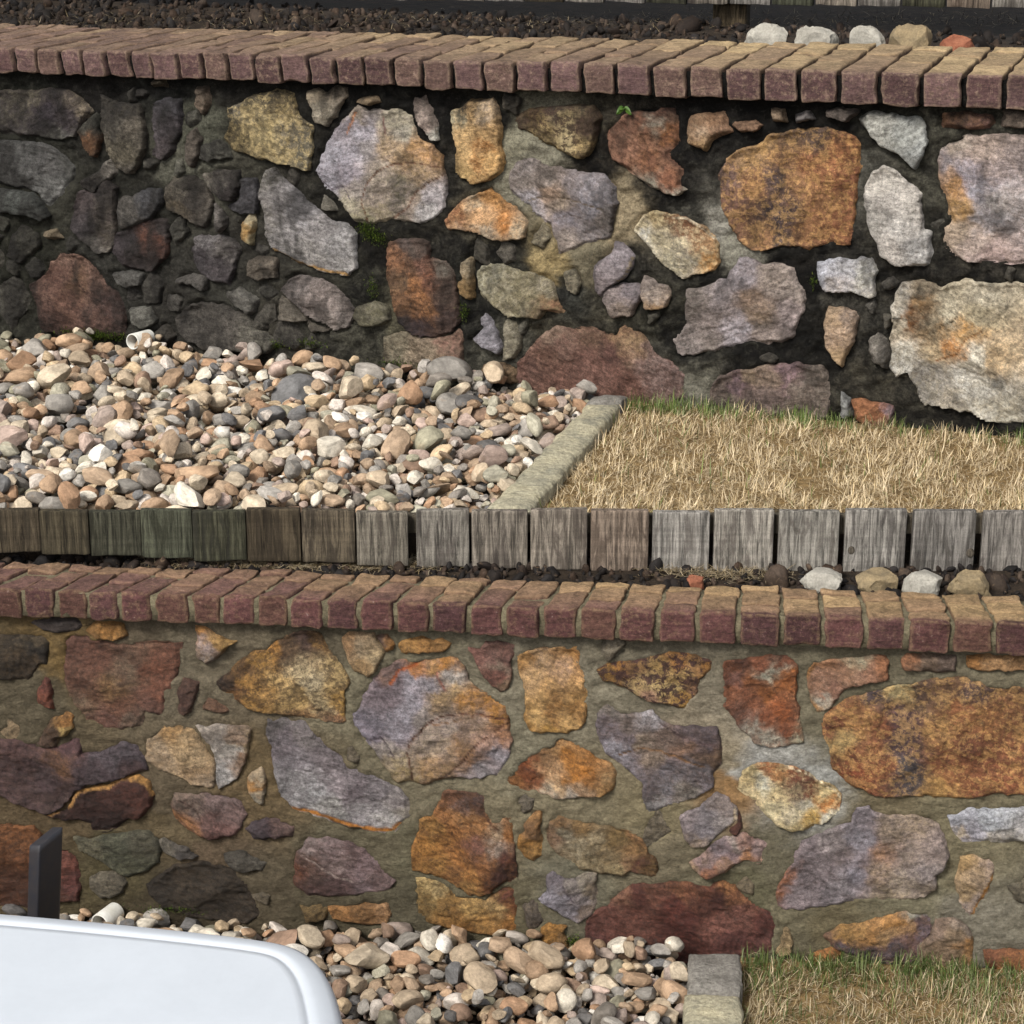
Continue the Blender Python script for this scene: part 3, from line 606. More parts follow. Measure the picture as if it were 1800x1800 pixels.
LO_STONES = [
 ('L1', [(30,730),(150,710),(380,710),(420,750),(330,800),(200,800),(90,760)], '3c332f', ('2a2422',.4), []),
 ('L1', [(455,790),(520,730),(620,725),(710,750),(735,830),(600,845),(500,835)], [(500,790,'6b4c24'),(620,780,'855c28'),(700,810,'7d5a2c')], ('5c4322',.3), []),
 ('L1', [(-100,830),(120,830),(175,880),(160,1030),(90,1040),(20,1140),(-100,1140)], [(60,850,'453a2a'),(100,940,'1e1914'),(60,1010,'3d2f1e')], ('18130f',.5), []),
 ('L1', [(290,880),(340,825),(450,850),(560,880),(700,895),(880,880),(1060,880),(1130,890),(1110,1000),(1090,1100),(1060,1200),(1010,1230),(1000,1320),(970,1400),(860,1380),(830,1480),(700,1500),(550,1480),(430,1430),(380,1350),(330,1260),(280,1120),(290,1000)],
  [(350,880,'573a2e'),(500,1000,'5e3d2e'),(400,1150,'563a2c'),(800,950,'5a4232'),(760,1080,'63503e'),(950,1050,'6b4330'),(980,1200,'66402f'),(620,1200,'6d5232'),(480,1250,'5c3f2c'),(430,1310,'6c5844'),(700,1350,'664432'),(600,1440,'5c3f34'),(900,1330,'5e4034'),(800,1450,'6a5848')], ('4a2f25',.4), []),
 ('L1', [(1240,770),(1320,780),(1400,840),(1530,865),(1480,900),(1380,980),(1300,1035),(1240,980)], [(1270,800,'9c6c34'),(1320,900,'80706a'),(1440,880,'94733f'),(1300,1000,'6d6258')], ('7a5c3c',.3), []),
 ('L1', [(140,1110),(170,1150),(190,1230),(215,1350),(150,1345),(100,1300),(110,1210)], [(150,1150,'5a3228'),(150,1280,'6b3c2a')], ('4a2a20',.4), []),
 ('L1', [(1150,1140),(1255,1170),(1240,1250),(1200,1380),(1160,1410),(1110,1360),(1110,1230)], [(1180,1200,'5a4034'),(1140,1300,'4a332a'),(1180,1370,'5f4a3a')], ('3f2b24',.4), []),
 ('L1', [(1320,1280),(1400,1310),(1470,1370),(1400,1380),(1280,1360)], '59402f', ('4a3428',.3), []),
 ('L1', [(870,1640),(890,1570),(1000,1500),(1110,1490),(1210,1505),(1260,1580),(1310,1650),(1360,1720),(1380,1850),(1350,1925),(1200,1890),(1100,1830),(960,1790),(890,1730)],
  [(920,1600,'87745c'),(1050,1530,'8a6a40'),(1150,1620,'947b58'),(1000,1700,'8c7860'),(1250,1800,'93795a'),(1330,1880,'8d7a64'),(1200,1700,'9c8462')], ('7c6446',.35), []),
 ('L1', [(1240,1480),(1380,1470),(1500,1475),(1600,1470),(1640,1500),(1600,1600),(1610,1680),(1560,1760),(1520,1850),(1440,1900),(1400,1930),(1375,1850),(1390,1740),(1330,1620)],
  [(1320,1510,'80766c'),(1400,1600,'8a827a'),(1520,1560,'776250'),(1480,1680,'948e86'),(1580,1620,'84704e'),(1430,1820,'86827f'),(1560,1740,'6a4f38')], ('6b6058',.35), []),
 ('L1', [(120,1560),(200,1430),(300,1390),(350,1380),(355,1480),(300,1550),(240,1560),(240,1620),(150,1640),(90,1600)], [(200,1500,'4c3828'),(310,1430,'8a5e2a'),(300,1510,'a0854c'),(150,1600,'46352a')], ('3c2c20',.4), []),
 ('L1', [(-100,1580),(30,1600),(100,1645),(240,1630),(380,1560),(400,1700),(560,1660),(720,1590),(800,1620),(860,1720),(870,1790),(780,1820),(640,1860),(500,1900),(370,1940),(320,2020),(160,2120),(80,2080),(-100,1950)],
  [(0,1650,'4a3430'),(300,1620,'513838'),(280,1760,'5c3f28'),(600,1700,'4e4046'),(750,1650,'4a3c44'),(750,1770,'40302f'),(450,1840,'46373a'),(150,1850,'453534'),(200,2020,'453430'),(0,1800,'43302c')], ('34262a',.4), []),
 ('L5', [(160,490),(300,460),(350,350),(400,310),(500,290),(620,270),(700,215),(820,205),(890,250),(930,340),(900,430),(850,490),(750,510),(680,560),(600,600),(490,590),(470,540),(410,510),(300,520)],
  [(450,380,'2c1812'),(600,480,'2f1a14'),(800,300,'46271e'),(850,420,'4a2a20'),(700,400,'3a2018'),(560,560,'2a1611')], ('241410',.3),
  [([(170,485),(330,400),(385,310),(500,285),(620,262),(700,210),(820,200),(890,245),(928,330)],'9c7442',24)]),
 ('L5', [(1050,410),(1090,340),(1180,340),(1300,330),(1450,360),(1560,400),(1600,480),(1550,560),(1500,630),(1400,655),(1290,640),(1180,590),(1100,510)],
  [(1120,380,'6c5c50'),(1100,470,'7d5430'),(1200,550,'7a5230'),(1250,430,'6a5a50'),(1400,400,'7a6662'),(1350,520,'604640'),(1500,500,'66524e'),(1450,590,'70504a'),(1380,640,'4c302a')], ('54403c',.35),
  [([(1120,360),(1250,460),(1290,560),(1290,630)],'4a3630',10)]),
 ('L5', [(1605,270),(1650,190),(1700,150),(1735,200),(1730,310),(1720,400),(1650,370),(1620,320)], [(1690,190,'94836a'),(1660,270,'96692f'),(1690,350,'8c8270')], None, []),
 ('L5', [(1590,590),(1660,540),(1780,500),(1860,530),(1950,570),(1940,640),(1850,640),(1650,665)], [(1700,600,'46363c'),(1880,580,'5a4640')], ('33262a',.4), []),
 ('L5', [(950,680),(990,650),(1080,690),(1150,720),(1240,780),(1130,800),(1020,760)], [(1000,680,'6d665a'),(1120,760,'504a46')], ('443e38',.4), []),
 ('L5', [(350,640),(450,650),(600,640),(800,600),(900,620),(980,700),(960,830),(840,900),(740,940),(600,850),(500,780),(400,740)], [(450,690,'56513f'),(700,720,'484838'),(850,680,'4a4638'),(800,850,'4a4938')], ('37362a',.5), []),
 ('L5', [(460,940),(560,900),(660,900),(740,970),(700,1040),(560,1090),(490,1020)], '564f42', ('403a30',.4), []),
 ('L5', [(870,990),(1000,900),(1100,850),(1250,830),(1400,850),(1500,900),(1600,980),(1640,1080),(1700,1200),(1600,1260),(1300,1230),(1000,1150),(900,1060)], [(950,980,'2a2219'),(1200,900,'382e22'),(1400,1000,'332a20'),(1550,1080,'30271d')], ('231c15',.5), []),
 ('L5', [(1430,770),(1550,740),(1650,800),(1740,830),(1720,880),(1600,900),(1480,840)], '47423a', ('35312a',.5), []),
 ('L5', [(230,730),(300,740),(360,800),(395,930),(390,1100),(240,1110),(150,1110),(100,900)], [(280,820,'63382c'),(320,1000,'56302a'),(260,1060,'4a2c20')], ('452820',.4), []),
 ('L5', [(-100,560),(60,570),(120,650),(90,900),(60,1140),(-100,1140)], [(50,620,'6b4220'),(60,800,'553218'),(40,1000,'402416')], ('3c2412',.4), []),
 ('L5', [(1640,1060),(1720,1040),(1790,1070),(1740,1110)], '5a5040', None, []),
 ('L2', [(-350,1170),(-250,1120),(-170,1010),(-60,950),(30,930),(60,880),(200,810),(350,790),(420,830),(450,900),(520,990),(570,1070),(620,1120),(625,1180),(585,1220),(580,1320),(600,1440),(520,1450),(380,1420),(200,1400),(0,1370),(-130,1350),(-250,1250),(-330,1210)],
  [(-330,1170,'1c1511'),(-260,1150,'2c2016'),(-170,1060,'5c4222'),(-150,1150,'8a642c'),(0,1000,'86632c'),(60,920,'8a5f24'),(150,920,'54402c'),(320,870,'4a3832'),(380,860,'7a5a2c'),(250,1050,'a3906c'),(350,1150,'a89878'),(150,1150,'a08250'),(50,1250,'94703a'),(250,1280,'a88a54'),(400,1330,'bca67a'),(520,1100,'947c50'),(550,1300,'9a7636'),(-60,1280,'8f6a30'),(-200,1220,'6a4824'),(300,1390,'80603a'),(500,1400,'7a583a')], ('3a2a1e',.62), []),
 ('L2', [(580,850),(620,810),(790,810),(830,870),(880,960),(820,1050),(750,1115),(660,1080),(610,1000)], [(630,850,'94704a'),(700,900,'8a785e'),(800,980,'8f7c5c'),(700,1050,'8c6f48')], ('78644a',.3), []),
 ('L2', [(815,830),(900,820),(940,890),(930,930),(890,950),(855,890)], [(850,860,'56443c'),(920,890,'8f6430')], None, []),
 ('L2', [(1000,860),(1150,850),(1300,845),(1355,890),(1300,940),(1150,950),(1010,945),(985,890)], [(1050,900,'98703a'),(1200,890,'8f6632'),(1300,900,'8a6434')], ('7a5834',.35), []),
 ('L2', [(870,1080),(960,1020),(1080,1015),(1200,1000),(1290,990),(1400,990),(1450,1060),(1480,1160),(1540,1210),(1650,1270),(1740,1350),(1770,1430),(1790,1550),(1780,1700),(1740,1760),(1680,1820),(1560,1850),(1420,1840),(1290,1850),(1180,1900),(1070,1870),(960,1880),(900,1800),(830,1700),(780,1620),(720,1560),(660,1480),(635,1430),(720,1280),(780,1170)],
  [(900,1100,'6d5448'),(1080,1040,'9a6634'),(1200,1030,'946e40'),(1330,1025,'9c6a2c'),(950,1180,'74646a'),(820,1250,'6a5a60'),(900,1290,'64545a'),(1080,1130,'827a84'),(1180,1150,'8a8288'),(1050,1250,'847c88'),(1000,1400,'7c7482'),(950,1500,'746a78'),(1140,1380,'887e76'),(1370,1120,'948c84'),(1380,1200,'a0845c'),(1280,1270,'9c805a'),(1450,1290,'a0702f'),(1640,1330,'9a6a2a'),(1700,1420,'8f6228'),(1350,1470,'8f7f72'),(1500,1470,'8c7460'),(1180,1560,'8a7a68'),(1300,1600,'917e68'),(1450,1600,'8f6e4c'),(1480,1700,'8a6440'),(1250,1750,'8c7050'),(1620,1620,'967664'),(1730,1540,'9c7050'),(1700,1680,'8a8288'),(1550,1790,'867e80'),(700,1480,'695e70'),(780,1560,'625668'),(870,1620,'8a8078'),(970,1720,'8c7c60'),(1020,1830,'83704c'),(1180,1840,'876a44')], ('6d6064',.25),
  [([(1075,1865),(1050,1640),(1090,1540),(1200,1450),(1330,1390),(1500,1390),(1765,1420)],'4f2e20',12),([(1290,1845),(1440,1730),(1500,1640),(1600,1560),(1700,1500),(1770,1430)],'52301f',12),
   ([(915,1165),(980,1090),(1100,1030)],'9c522a',20),([(1250,1080),(1300,1210)],'8f5f50',14),([(690,1540),(760,1580),(850,1550),(950,1680)],'463a40',11),([(1230,1460),(1400,1430),(1600,1400)],'7a5a40',7)]),
 ('L2', [(1470,900),(1560,930),(1610,880),(1720,870),(1800,900),(1820,960),(1770,1020),(1780,1120),(1770,1210),(1720,1240),(1660,1190),(1590,1120),(1530,990)], [(1530,940,'6e4a40'),(1640,960,'75544a'),(1680,1020,'8f7a68'),(1650,1120,'70483c'),(1750,1180,'66503c'),(1750,950,'6a4a40')], ('5c4038',.35), []),
 ('L2', [(30,1420),(150,1430),(300,1460),(380,1560),(520,1680),(600,1760),(700,1830),(830,1860),(960,1920),(1040,2000),(1060,2110),(990,2190),(930,2250),(800,2240),(600,2190),(400,2130),(190,2080),(110,1950),(80,1800),(60,1640),(20,1500)],
  [(80,1460,'605a58'),(150,1600,'645a5e'),(300,1560,'6a6260'),(250,1700,'7c7478'),(450,1700,'6c6264'),(250,1850,'848080'),(180,1980,'807c7c'),(400,1950,'8c8a8a'),(550,1850,'72686a'),(650,1950,'685c60'),(800,1980,'7c7476'),(500,2050,'87847f'),(750,2120,'858080'),(950,2030,'827a78'),(900,2180,'8c8884'),(1020,2080,'7a7268')], ('5e5558',.35),
  [([(185,2070),(400,2118),(600,2178),(800,2225),(925,2240),(985,2190)],'9a6428',30)]),
 ('L2', [(600,1640),(650,1610),(700,1720),(690,1770),(610,1720)], '5e5444', None, []),
 ('L6', [(230,800),(260,740),(330,650),(460,650),(600,690),(720,740),(800,830),(880,900),(950,960),(900,1020),(760,1050),(600,1060),(440,1070),(310,1060),(220,990),(240,890)],
  [(340,690,'7a6a66'),(500,730,'786664'),(620,720,'64504e'),(560,830,'806e6a'),(720,860,'735f60'),(850,950,'6c5856'),(300,820,'5c463c'),(350,920,'523e36'),(260,870,'5f3824'),(400,1010,'3f2b27'),(560,1000,'4c3836'),(700,1000,'685658')], ('54403e',.35),
  [([(275,760),(420,850),(540,930),(680,965)],'93837c',12)]),
 ('L6', [(1070,740),(1120,620),(1135,520),(1220,500),(1270,400),(1320,310),(1440,320),(1590,345),(1595,470),(1660,540),(1770,510),(1795,600),(1820,800),(1825,950),(1700,990),(1620,1070),(1500,1060),(1400,1000),(1330,950),(1200,900),(1090,890),(1075,820)],
  [(1350,350,'6d4a34'),(1430,400,'57423a'),(1530,400,'54403a'),(1300,450,'875a30'),(1450,470,'966a3c'),(1200,580,'86602c'),(1150,700,'9a6a2c'),(1280,700,'96672c'),(1400,600,'8a5a28'),(1550,560,'8a5f34'),(1420,800,'8c5c28'),(1530,690,'6a4638'),(1250,850,'886028'),(1380,920,'80582c'),(1520,900,'8f622c'),(1500,1010,'84602f'),(1620,800,'7a4e26'),(1700,600,'857058'),(1690,720,'8a786a'),(1760,600,'8c5a28'),(1760,780,'4f2c20'),(1720,900,'40241c'),(1800,900,'382019'),(1650,980,'5c3820')], ('5a381c',.5),
  [([(1330,540),(1380,650),(1440,780),(1480,860)],'4c3018',9),([(1590,480),(1650,560),(1700,600)],'4a2c1c',12),([(1300,440),(1400,530),(1550,540)],'6a4420',9)]),
 ('L6', [(1100,940),(1180,935),(1300,990),(1420,1075),(1600,1095),(1720,1015),(1820,985),(1820,1280),(1790,1380),(1650,1350),(1400,1310),(1180,1260),(1110,1160)],
  [(1150,970,'a28a58'),(1270,1010,'9a8458'),(1200,1100,'6c5730'),(1320,1130,'80602f'),(1400,1200,'86602c'),(1520,1150,'9c7c46'),(1680,1150,'ab8c5a'),(1600,1230,'946c34'),(1770,1060,'5c3424'),(1790,1150,'6a4020'),(1450,1270,'7c5320'),(1780,1310,'8c5c24')], ('5c421e',.45), []),
 ('L6', [(480,1150),(700,1130),(900,1130),(920,1200),(880,1260),(700,1260),(500,1220)], [(550,1170,'845c30'),(750,1180,'7d5a34'),(880,1160,'94704c')], ('5f4426',.4), []),
 ('L6', [(280,1140),(420,1130),(470,1160),(450,1240),(300,1240)], '5f4c2c', ('443620',.4), []),
 ('L3', [(115,980),(200,940),(400,920),(540,910),(570,1000),(590,1150),(610,1230),(600,1330),(605,1420),(570,1490),(470,1520),(300,1530),(210,1510),(170,1440),(180,1300),(165,1150),(130,1060)],
  [(150,980,'8a6230'),(250,1000,'987c5e'),(400,970,'8c6840'),(520,960,'8a5f2c'),(450,1070,'9c7c60'),(250,1150,'a08058'),(400,1200,'9a7648'),(520,1150,'957044'),(300,1300,'a6824e'),(430,1290,'8c6330'),(390,1400,'8a602c'),(560,1250,'95703c'),(560,1380,'8c6430'),(500,1430,'ae8850'),(280,1430,'b08c54'),(200,1480,'946a2c'),(400,1510,'96702f')], ('bc9664',.3), []),
 ('L3', [(690,1080),(770,1040),(900,1010),(1000,1000),(1200,970),(1400,965),(1500,1000),(1510,1060),(1450,1130),(1410,1200),(1390,1280),(1310,1350),(1220,1330),(1100,1290),(980,1250),(900,1200),(740,1150)],
  [(740,1080,'7d5a26'),(850,1060,'80561e'),(950,1060,'6a4c2c'),(1000,1170,'967c50'),(1100,1200,'a08858'),(1150,1080,'8c7040'),(1250,1000,'8a5f2c'),(1300,1100,'947848'),(1420,1030,'7d5c38'),(1480,1060,'8c6028'),(1220,1230,'a58c58'),(1300,1290,'98702c'),(1080,1270,'8c6a54'),(1370,1200,'6a4c34')], ('402a26',.95), []),
 ('L4', [(-190,1010),(-60,990),(0,990),(150,960),(320,1000),(330,1100),(320,1250),(345,1400),(360,1520),(380,1600),(170,1630),(50,1600),(-50,1520),(-100,1470),(-180,1340),(-190,1200)],
  [(-160,1050,'5f3a26'),(-60,1010,'44291e'),(60,1000,'70412a'),(-100,1150,'704c40'),(-150,1280,'7a4c32'),(0,1150,'84502c'),(110,1080,'94907e'),(180,1055,'96927f'),(240,1000,'70422c'),(250,1150,'8f5424'),(100,1250,'8a5224'),(0,1300,'7a4a30'),(200,1400,'86481f'),(100,1420,'7a4426'),(40,1480,'878072'),(100,1560,'8a8476'),(150,1580,'867f70'),(260,1520,'7a4426'),(360,1550,'7d7862'),(-80,1400,'704c3c')], ('5c3622',.5), []),
 ('L3', [(680,1480),(700,1380),(760,1330),(900,1390),(1080,1370),(1150,1440),(1250,1480),(1550,1500),(1590,1650),(1580,1750),(1520,1830),(1520,1920),(1350,2000),(1180,2060),(1060,2100),(1010,1990),(1020,1890),(920,1790),(830,1720),(760,1680)],
  [(760,1360,'686058'),(740,1500,'5e5258'),(900,1450,'73665f'),(1050,1400,'8c8688'),(900,1560,'6d6066'),(1000,1600,'807060'),(850,1650,'7c7680'),(1150,1550,'6c5a50'),(1350,1550,'5f5052'),(1500,1530,'524448'),(1300,1650,'664c3a'),(1500,1700,'5c4634'),(1100,1720,'746456'),(950,1780,'6c6268'),(1200,1800,'605860'),(1400,1780,'5c5456'),(1450,1880,'60565a'),(1200,1930,'666064'),(1100,2040,'736e6c'),(1350,1980,'6c645c'),(1050,1960,'544a4c')], ('54443c',.4),
  [([(850,1690),(1000,1640),(1200,1680),(1450,1770)],'6a4c30',14),([(1150,1450),(1300,1560),(1560,1620)],'4c3c3c',10)]),
 ('L7', [(45,240),(150,110),(250,40),(370,0),(420,-60),(500,-40),(600,30),(720,90),(800,120),(830,200),(800,300),(700,350),(550,360),(400,350),(200,310),(60,280)],
  [(100,230,'8a5a2c'),(200,150,'7d4422'),(220,220,'74401f'),(310,80,'8f6c48'),(350,200,'a88660'),(420,30,'a07a4c'),(500,80,'94601f'),(600,150,'925c1a'),(550,230,'94601f'),(430,270,'a58864'),(350,300,'857a68'),(470,320,'8a8074'),(700,180,'8c6438'),(770,220,'96764c'),(600,310,'92785c'),(750,310,'906c3c')], ('6d4420',.3), []),
 ('L7', [(165,540),(230,480),(280,455),(290,500),(275,600),(285,770),(230,800),(170,780),(120,700),(130,640),(175,610)], [(240,490,'966e40'),(220,570,'7a5a3a'),(170,680,'94692c'),(240,720,'8f6a34')], ('6d4c28',.35), []),
 ('L7', [(340,560),(420,490),(540,520),(650,560),(800,580),(950,610),(1010,660),(1050,760),(1130,830),(1110,920),(1020,910),(930,880),(870,920),(720,900),(600,880),(500,830),(400,750),(330,660)],
  [(420,530,'785a3a'),(440,620,'837862'),(550,700,'80745c'),(600,570,'6f5532'),(700,640,'7c6e54'),(650,790,'7a6c50'),(850,660,'6a5430'),(800,780,'756448'),(950,650,'86603a'),(960,740,'7c5c36'),(1000,850,'4c2c1e'),(900,830,'70543a'),(820,870,'80704f'),(1080,880,'5a4224'),(360,650,'7a5e48')], ('58462a',.4), []),
 ('L7', [(275,1090),(340,1040),(330,930),(370,890),(430,930),(500,950),(600,910),(690,910),(680,1050),(670,1150),(640,1210),(560,1260),(450,1220),(400,1170)],
  [(320,1080,'80788a'),(370,920,'6c6068'),(420,1050,'76707c'),(500,980,'6f6660'),(600,960,'847a6a'),(560,1080,'7f7574'),(520,1180,'827a82'),(630,1170,'806e60'),(660,1000,'80705c')], ('60585c',.3),
  [([(430,930),(480,1030),(520,1090)],'544a50',10)]),
 ('L7', [(620,1230),(720,1160),(850,1050),(970,990),(1100,990),(1370,980),(1450,1000),(1500,1010),(1600,970),(1680,1000),(1760,1090),(1850,1150),(1940,1210),(1975,1300),(1960,1400),(1920,1490),(1800,1500),(1400,1550),(1000,1540),(800,1500),(650,1460),(600,1380)],
  [(700,1220,'5e3a30'),(880,1060,'6b4a38'),(980,1060,'4c2a22'),(1100,1040,'5f3c2c'),(1300,1020,'6c442c'),(1500,1060,'55301f'),(1640,1030,'80552f'),(1720,1090,'70482c'),(1530,1100,'40221b'),(1000,1200,'5c362a'),(1250,1150,'54291f'),(1300,1280,'4c241c'),(1600,1250,'6c4438'),(1750,1200,'70483c'),(1900,1280,'5c322a'),(800,1300,'5a352b'),(950,1330,'5f3a2e'),(700,1400,'52302a'),(1300,1430,'48231b'),(1700,1400,'56302a'),(1900,1420,'50302a')], ('3c1f18',.45), []),
 ('L8', [(232,1290),(275,1300),(297,1400),(275,1490),(185,1490),(225,1390)], '8c7654', ('6a5a42',.4), []),
 ('L7', [(1300,480),(1400,440),(1500,380),(1560,330),(1640,370),(1690,430),(1695,510),(1630,580),(1550,650),(1470,700),(1360,715),(1320,650)], [(1350,500,'7c7070'),(1500,450,'827a7c'),(1600,400,'867872'),(1450,600,'7c7478'),(1600,520,'8f8682'),(1380,690,'847260')], ('665c60',.3), [([(1690,430),(1690,510),(1640,570),(1560,645)],'b3a084',18)]),
 ('L7', [(1705,450),(1740,560),(1690,630),(1650,605),(1705,540)], '45281e', None, []),
 ('L7', [(1345,830),(1440,780),(1540,670),(1650,640),(1740,600),(1800,640),(1915,700),(1870,830),(1750,815),(1680,840),(1620,900),(1490,945),(1430,910)],
  [(1380,840,'8a7258'),(1470,830,'86706c'),(1560,720,'7c6c70'),(1700,680,'8c8078'),(1650,760,'7c686a'),(1780,680,'866658'),(1785,770,'9a6a40'),(1860,740,'85706c'),(1500,900,'86583c'),(1620,850,'8c6c54')], ('6a5452',.35), []),
 ('L7', [(290,1300),(350,1265),(480,1275),(450,1330),(480,1400),(500,1470),(430,1470),(300,1370)], [(350,1300,'94682c'),(440,1390,'7c5c34')], ('60441e',.4), []),
 ('L4', [(410,1150),(430,1050),(470,1010),(600,1000),(740,980),(880,980),(980,985),(985,1150),(850,1165),(720,1190),(650,1230),(600,1300),(550,1370),(490,1370),(430,1280)],
  [(440,1080,'966a38'),(550,1050,'8f6648'),(500,1150,'94705a'),(650,1100,'8c6850'),(750,1010,'8a8068'),(850,1080,'906a54'),(950,1060,'8c5c3c'),(570,1230,'8c6450'),(510,1310,'989284'),(470,1340,'8f6a3c')], ('7a563c',.35), []),
 ('L4', [(1090,990),(1130,960),(1300,965),(1470,975),(1475,1090),(1350,1090),(1200,1085),(1105,1060)], [(1130,1000,'7d5438'),(1250,1010,'6f5c4c'),(1400,1030,'6a5a50')], ('594638',.35), []),
 ('L4', [(1570,980),(1700,970),(1900,975),(1900,1070),(1720,1090),(1570,1050)], [(1620,1010,'8a5f2f'),(1720,1040,'96734c')], ('6c4c2c',.35), []),
 ('L4', [(510,1430),(600,1360),(700,1290),(820,1240),(960,1210),(1050,1180),(1150,1190),(1300,1150),(1500,1130),(1620,1160),(1700,1190),(1800,1200),(1900,1220),(1900,1980),(1780,1960),(1600,1990),(1500,2000),(1360,1990),(1100,1980),(900,1990),(770,1920),(680,1860),(600,1790),(580,1690),(530,1580)],
  [(560,1450,'70402a'),(700,1350,'7c5230'),(900,1250,'483a3a'),(1090,1220,'a08e62'),(1250,1220,'5c4436'),(1450,1180,'6a4c34'),(1600,1200,'4c3a34'),(800,1450,'8a6038'),(950,1500,'744428'),(1100,1450,'50383a'),(1080,1580,'483436'),(1130,1750,'4c4446'),(1150,1850,'4a4244'),(1350,1500,'805a34'),(1500,1350,'7c4e2c'),(1650,1450,'80552f'),(700,1700,'643820'),(650,1600,'9a8050'),(850,1650,'7c5030'),(950,1800,'7a4a2a'),(750,1850,'7c3f22'),(1350,1750,'7a4a2c'),(1500,1850,'7d4e2c'),(1650,1700,'6c3e24'),(1350,1930,'a07840'),(1700,1930,'7c4a2c'),(1600,1600,'6a3f28')], ('c29a60',.38), []),
 ('L8', [(0,130),(100,110),(250,130),(380,170),(500,240),(600,300),(650,350),(630,490),(540,530),(450,550),(370,600),(290,600),(190,560),(120,490),(40,390),(-40,330),(-100,290),(-60,180)],
  [(-60,240,'b59e70'),(0,180,'a89466'),(60,260,'aca896'),(20,340,'b4a078'),(110,150,'8f5a34'),(200,170,'94683c'),(300,220,'70402a'),(430,320,'6e4028'),(340,300,'624838'),(200,330,'a08c66'),(150,430,'a09474'),(560,400,'a86a2c'),(500,350,'a0743c'),(420,430,'b8b09c'),(300,480,'a0947a'),(480,500,'a8843c'),(590,490,'a5a090'),(320,570,'a08c60'),(540,310,'b09a6c')], ('c8b88c',.3),
  [([(250,130),(380,170),(500,240),(610,310),(645,360)],'d0c0a0',10),([(230,150),(240,250),(140,380)],'6a5a44',7)]),
 ('L8', [(180,1100),(220,980),(290,850),(340,740),(380,670),(520,610),(640,570),(730,540),(770,440),(850,430),(880,470),(1000,500),(1150,480),(1250,510),(1350,560),(1390,680),(1420,780),(1400,850),(1340,900),(1340,1000),(1250,1070),(1050,1090),(900,1090),(700,1110),(500,1140),(370,1160),(250,1170),(200,1130)],
  [(400,750,'74686a'),(400,900,'706466'),(600,650,'7c7270'),(650,780,'685c5a'),(800,500,'7f747a'),(780,680,'7c7480'),(760,900,'82788a'),(640,960,'948a8e'),(550,880,'786c6e'),(950,740,'8c6a50'),(900,900,'84705c'),(1000,600,'8a7866'),(1200,560,'8c7a66'),(1150,750,'86766a'),(1300,700,'8a7a72'),(1250,880,'8c807c'),(1100,980,'8a7c6c'),(1000,1060,'867660'),(400,1030,'74686a'),(330,1110,'7c6e70'),(220,1060,'7f5238'),(260,900,'86563a'),(600,1070,'7c7276'),(1280,1030,'807262')], ('665a5c',.32),
  [([(240,1000),(400,980),(540,970)],'5a4e4c',9),([(1390,850),(1300,920),(1250,980)],'6a5e54',8)]),
 ('L8', [(1430,490),(1560,450),(1700,440),(1900,450),(1900,680),(1650,670),(1510,670),(1470,590)], [(1500,520,'989aa6'),(1700,520,'9ea2a8'),(1600,620,'9490a0'),(1520,650,'a69680'),(1750,650,'a39a8c')], ('84838c',.3), []),
 ('L8', [(1510,790),(1600,790),(1730,810),(1760,860),(1740,960),(1680,1080),(1600,1230),(1560,1180),(1500,1080),(1470,980),(1500,880)], [(1550,820,'9a7c50'),(1600,900,'9c8468'),(1550,1020,'988060'),(1700,880,'8f7c70'),(1590,1150,'8c7c74')], ('86704e',.3), [([(1745,930),(1670,1090),(1600,1225)],'96682c',24)]),
 ('L8', [(540,1360),(640,1290),(800,1280),(950,1230),(1100,1190),(1250,1200),(1310,1230),(1290,1330),(1210,1430),(1190,1580),(1000,1580),(850,1530),(700,1490),(580,1420)],
  [(590,1360,'5c4434'),(680,1310,'94703c'),(850,1330,'936a38'),(1050,1260,'9a6e38'),(1000,1360,'94744c'),(1140,1300,'967450'),(660,1410,'4c3a42'),(850,1450,'483a44'),(1050,1430,'54424a'),(1200,1340,'604650'),(1250,1260,'5c444c'),(1200,1220,'808074'),(1000,1500,'5f4a50')], ('7a5a38',.25), []),
 ('L8', [(1300,1340),(1320,1240),(1470,1220),(1560,1290),(1600,1400),(1600,1580),(1210,1580),(1220,1440)], [(1350,1300,'7a6658'),(1450,1350,'857058'),(1400,1450,'7c6650'),(1580,1420,'946a38'),(1520,1300,'86786c')], ('665442',.35), []),
 ('L8', [(450,1470),(600,1440),(680,1490),(600,1540),(460,1540)], '8a5a2c', ('60401f',.4), []),
 ('L8', [(1680,1460),(1800,1460),(1900,1480),(1900,1620),(1780,1640),(1700,1560)], [(1720,1500,'74482f'),(1760,1580,'8a5a2c')], ('5a3824',.4), []),
]

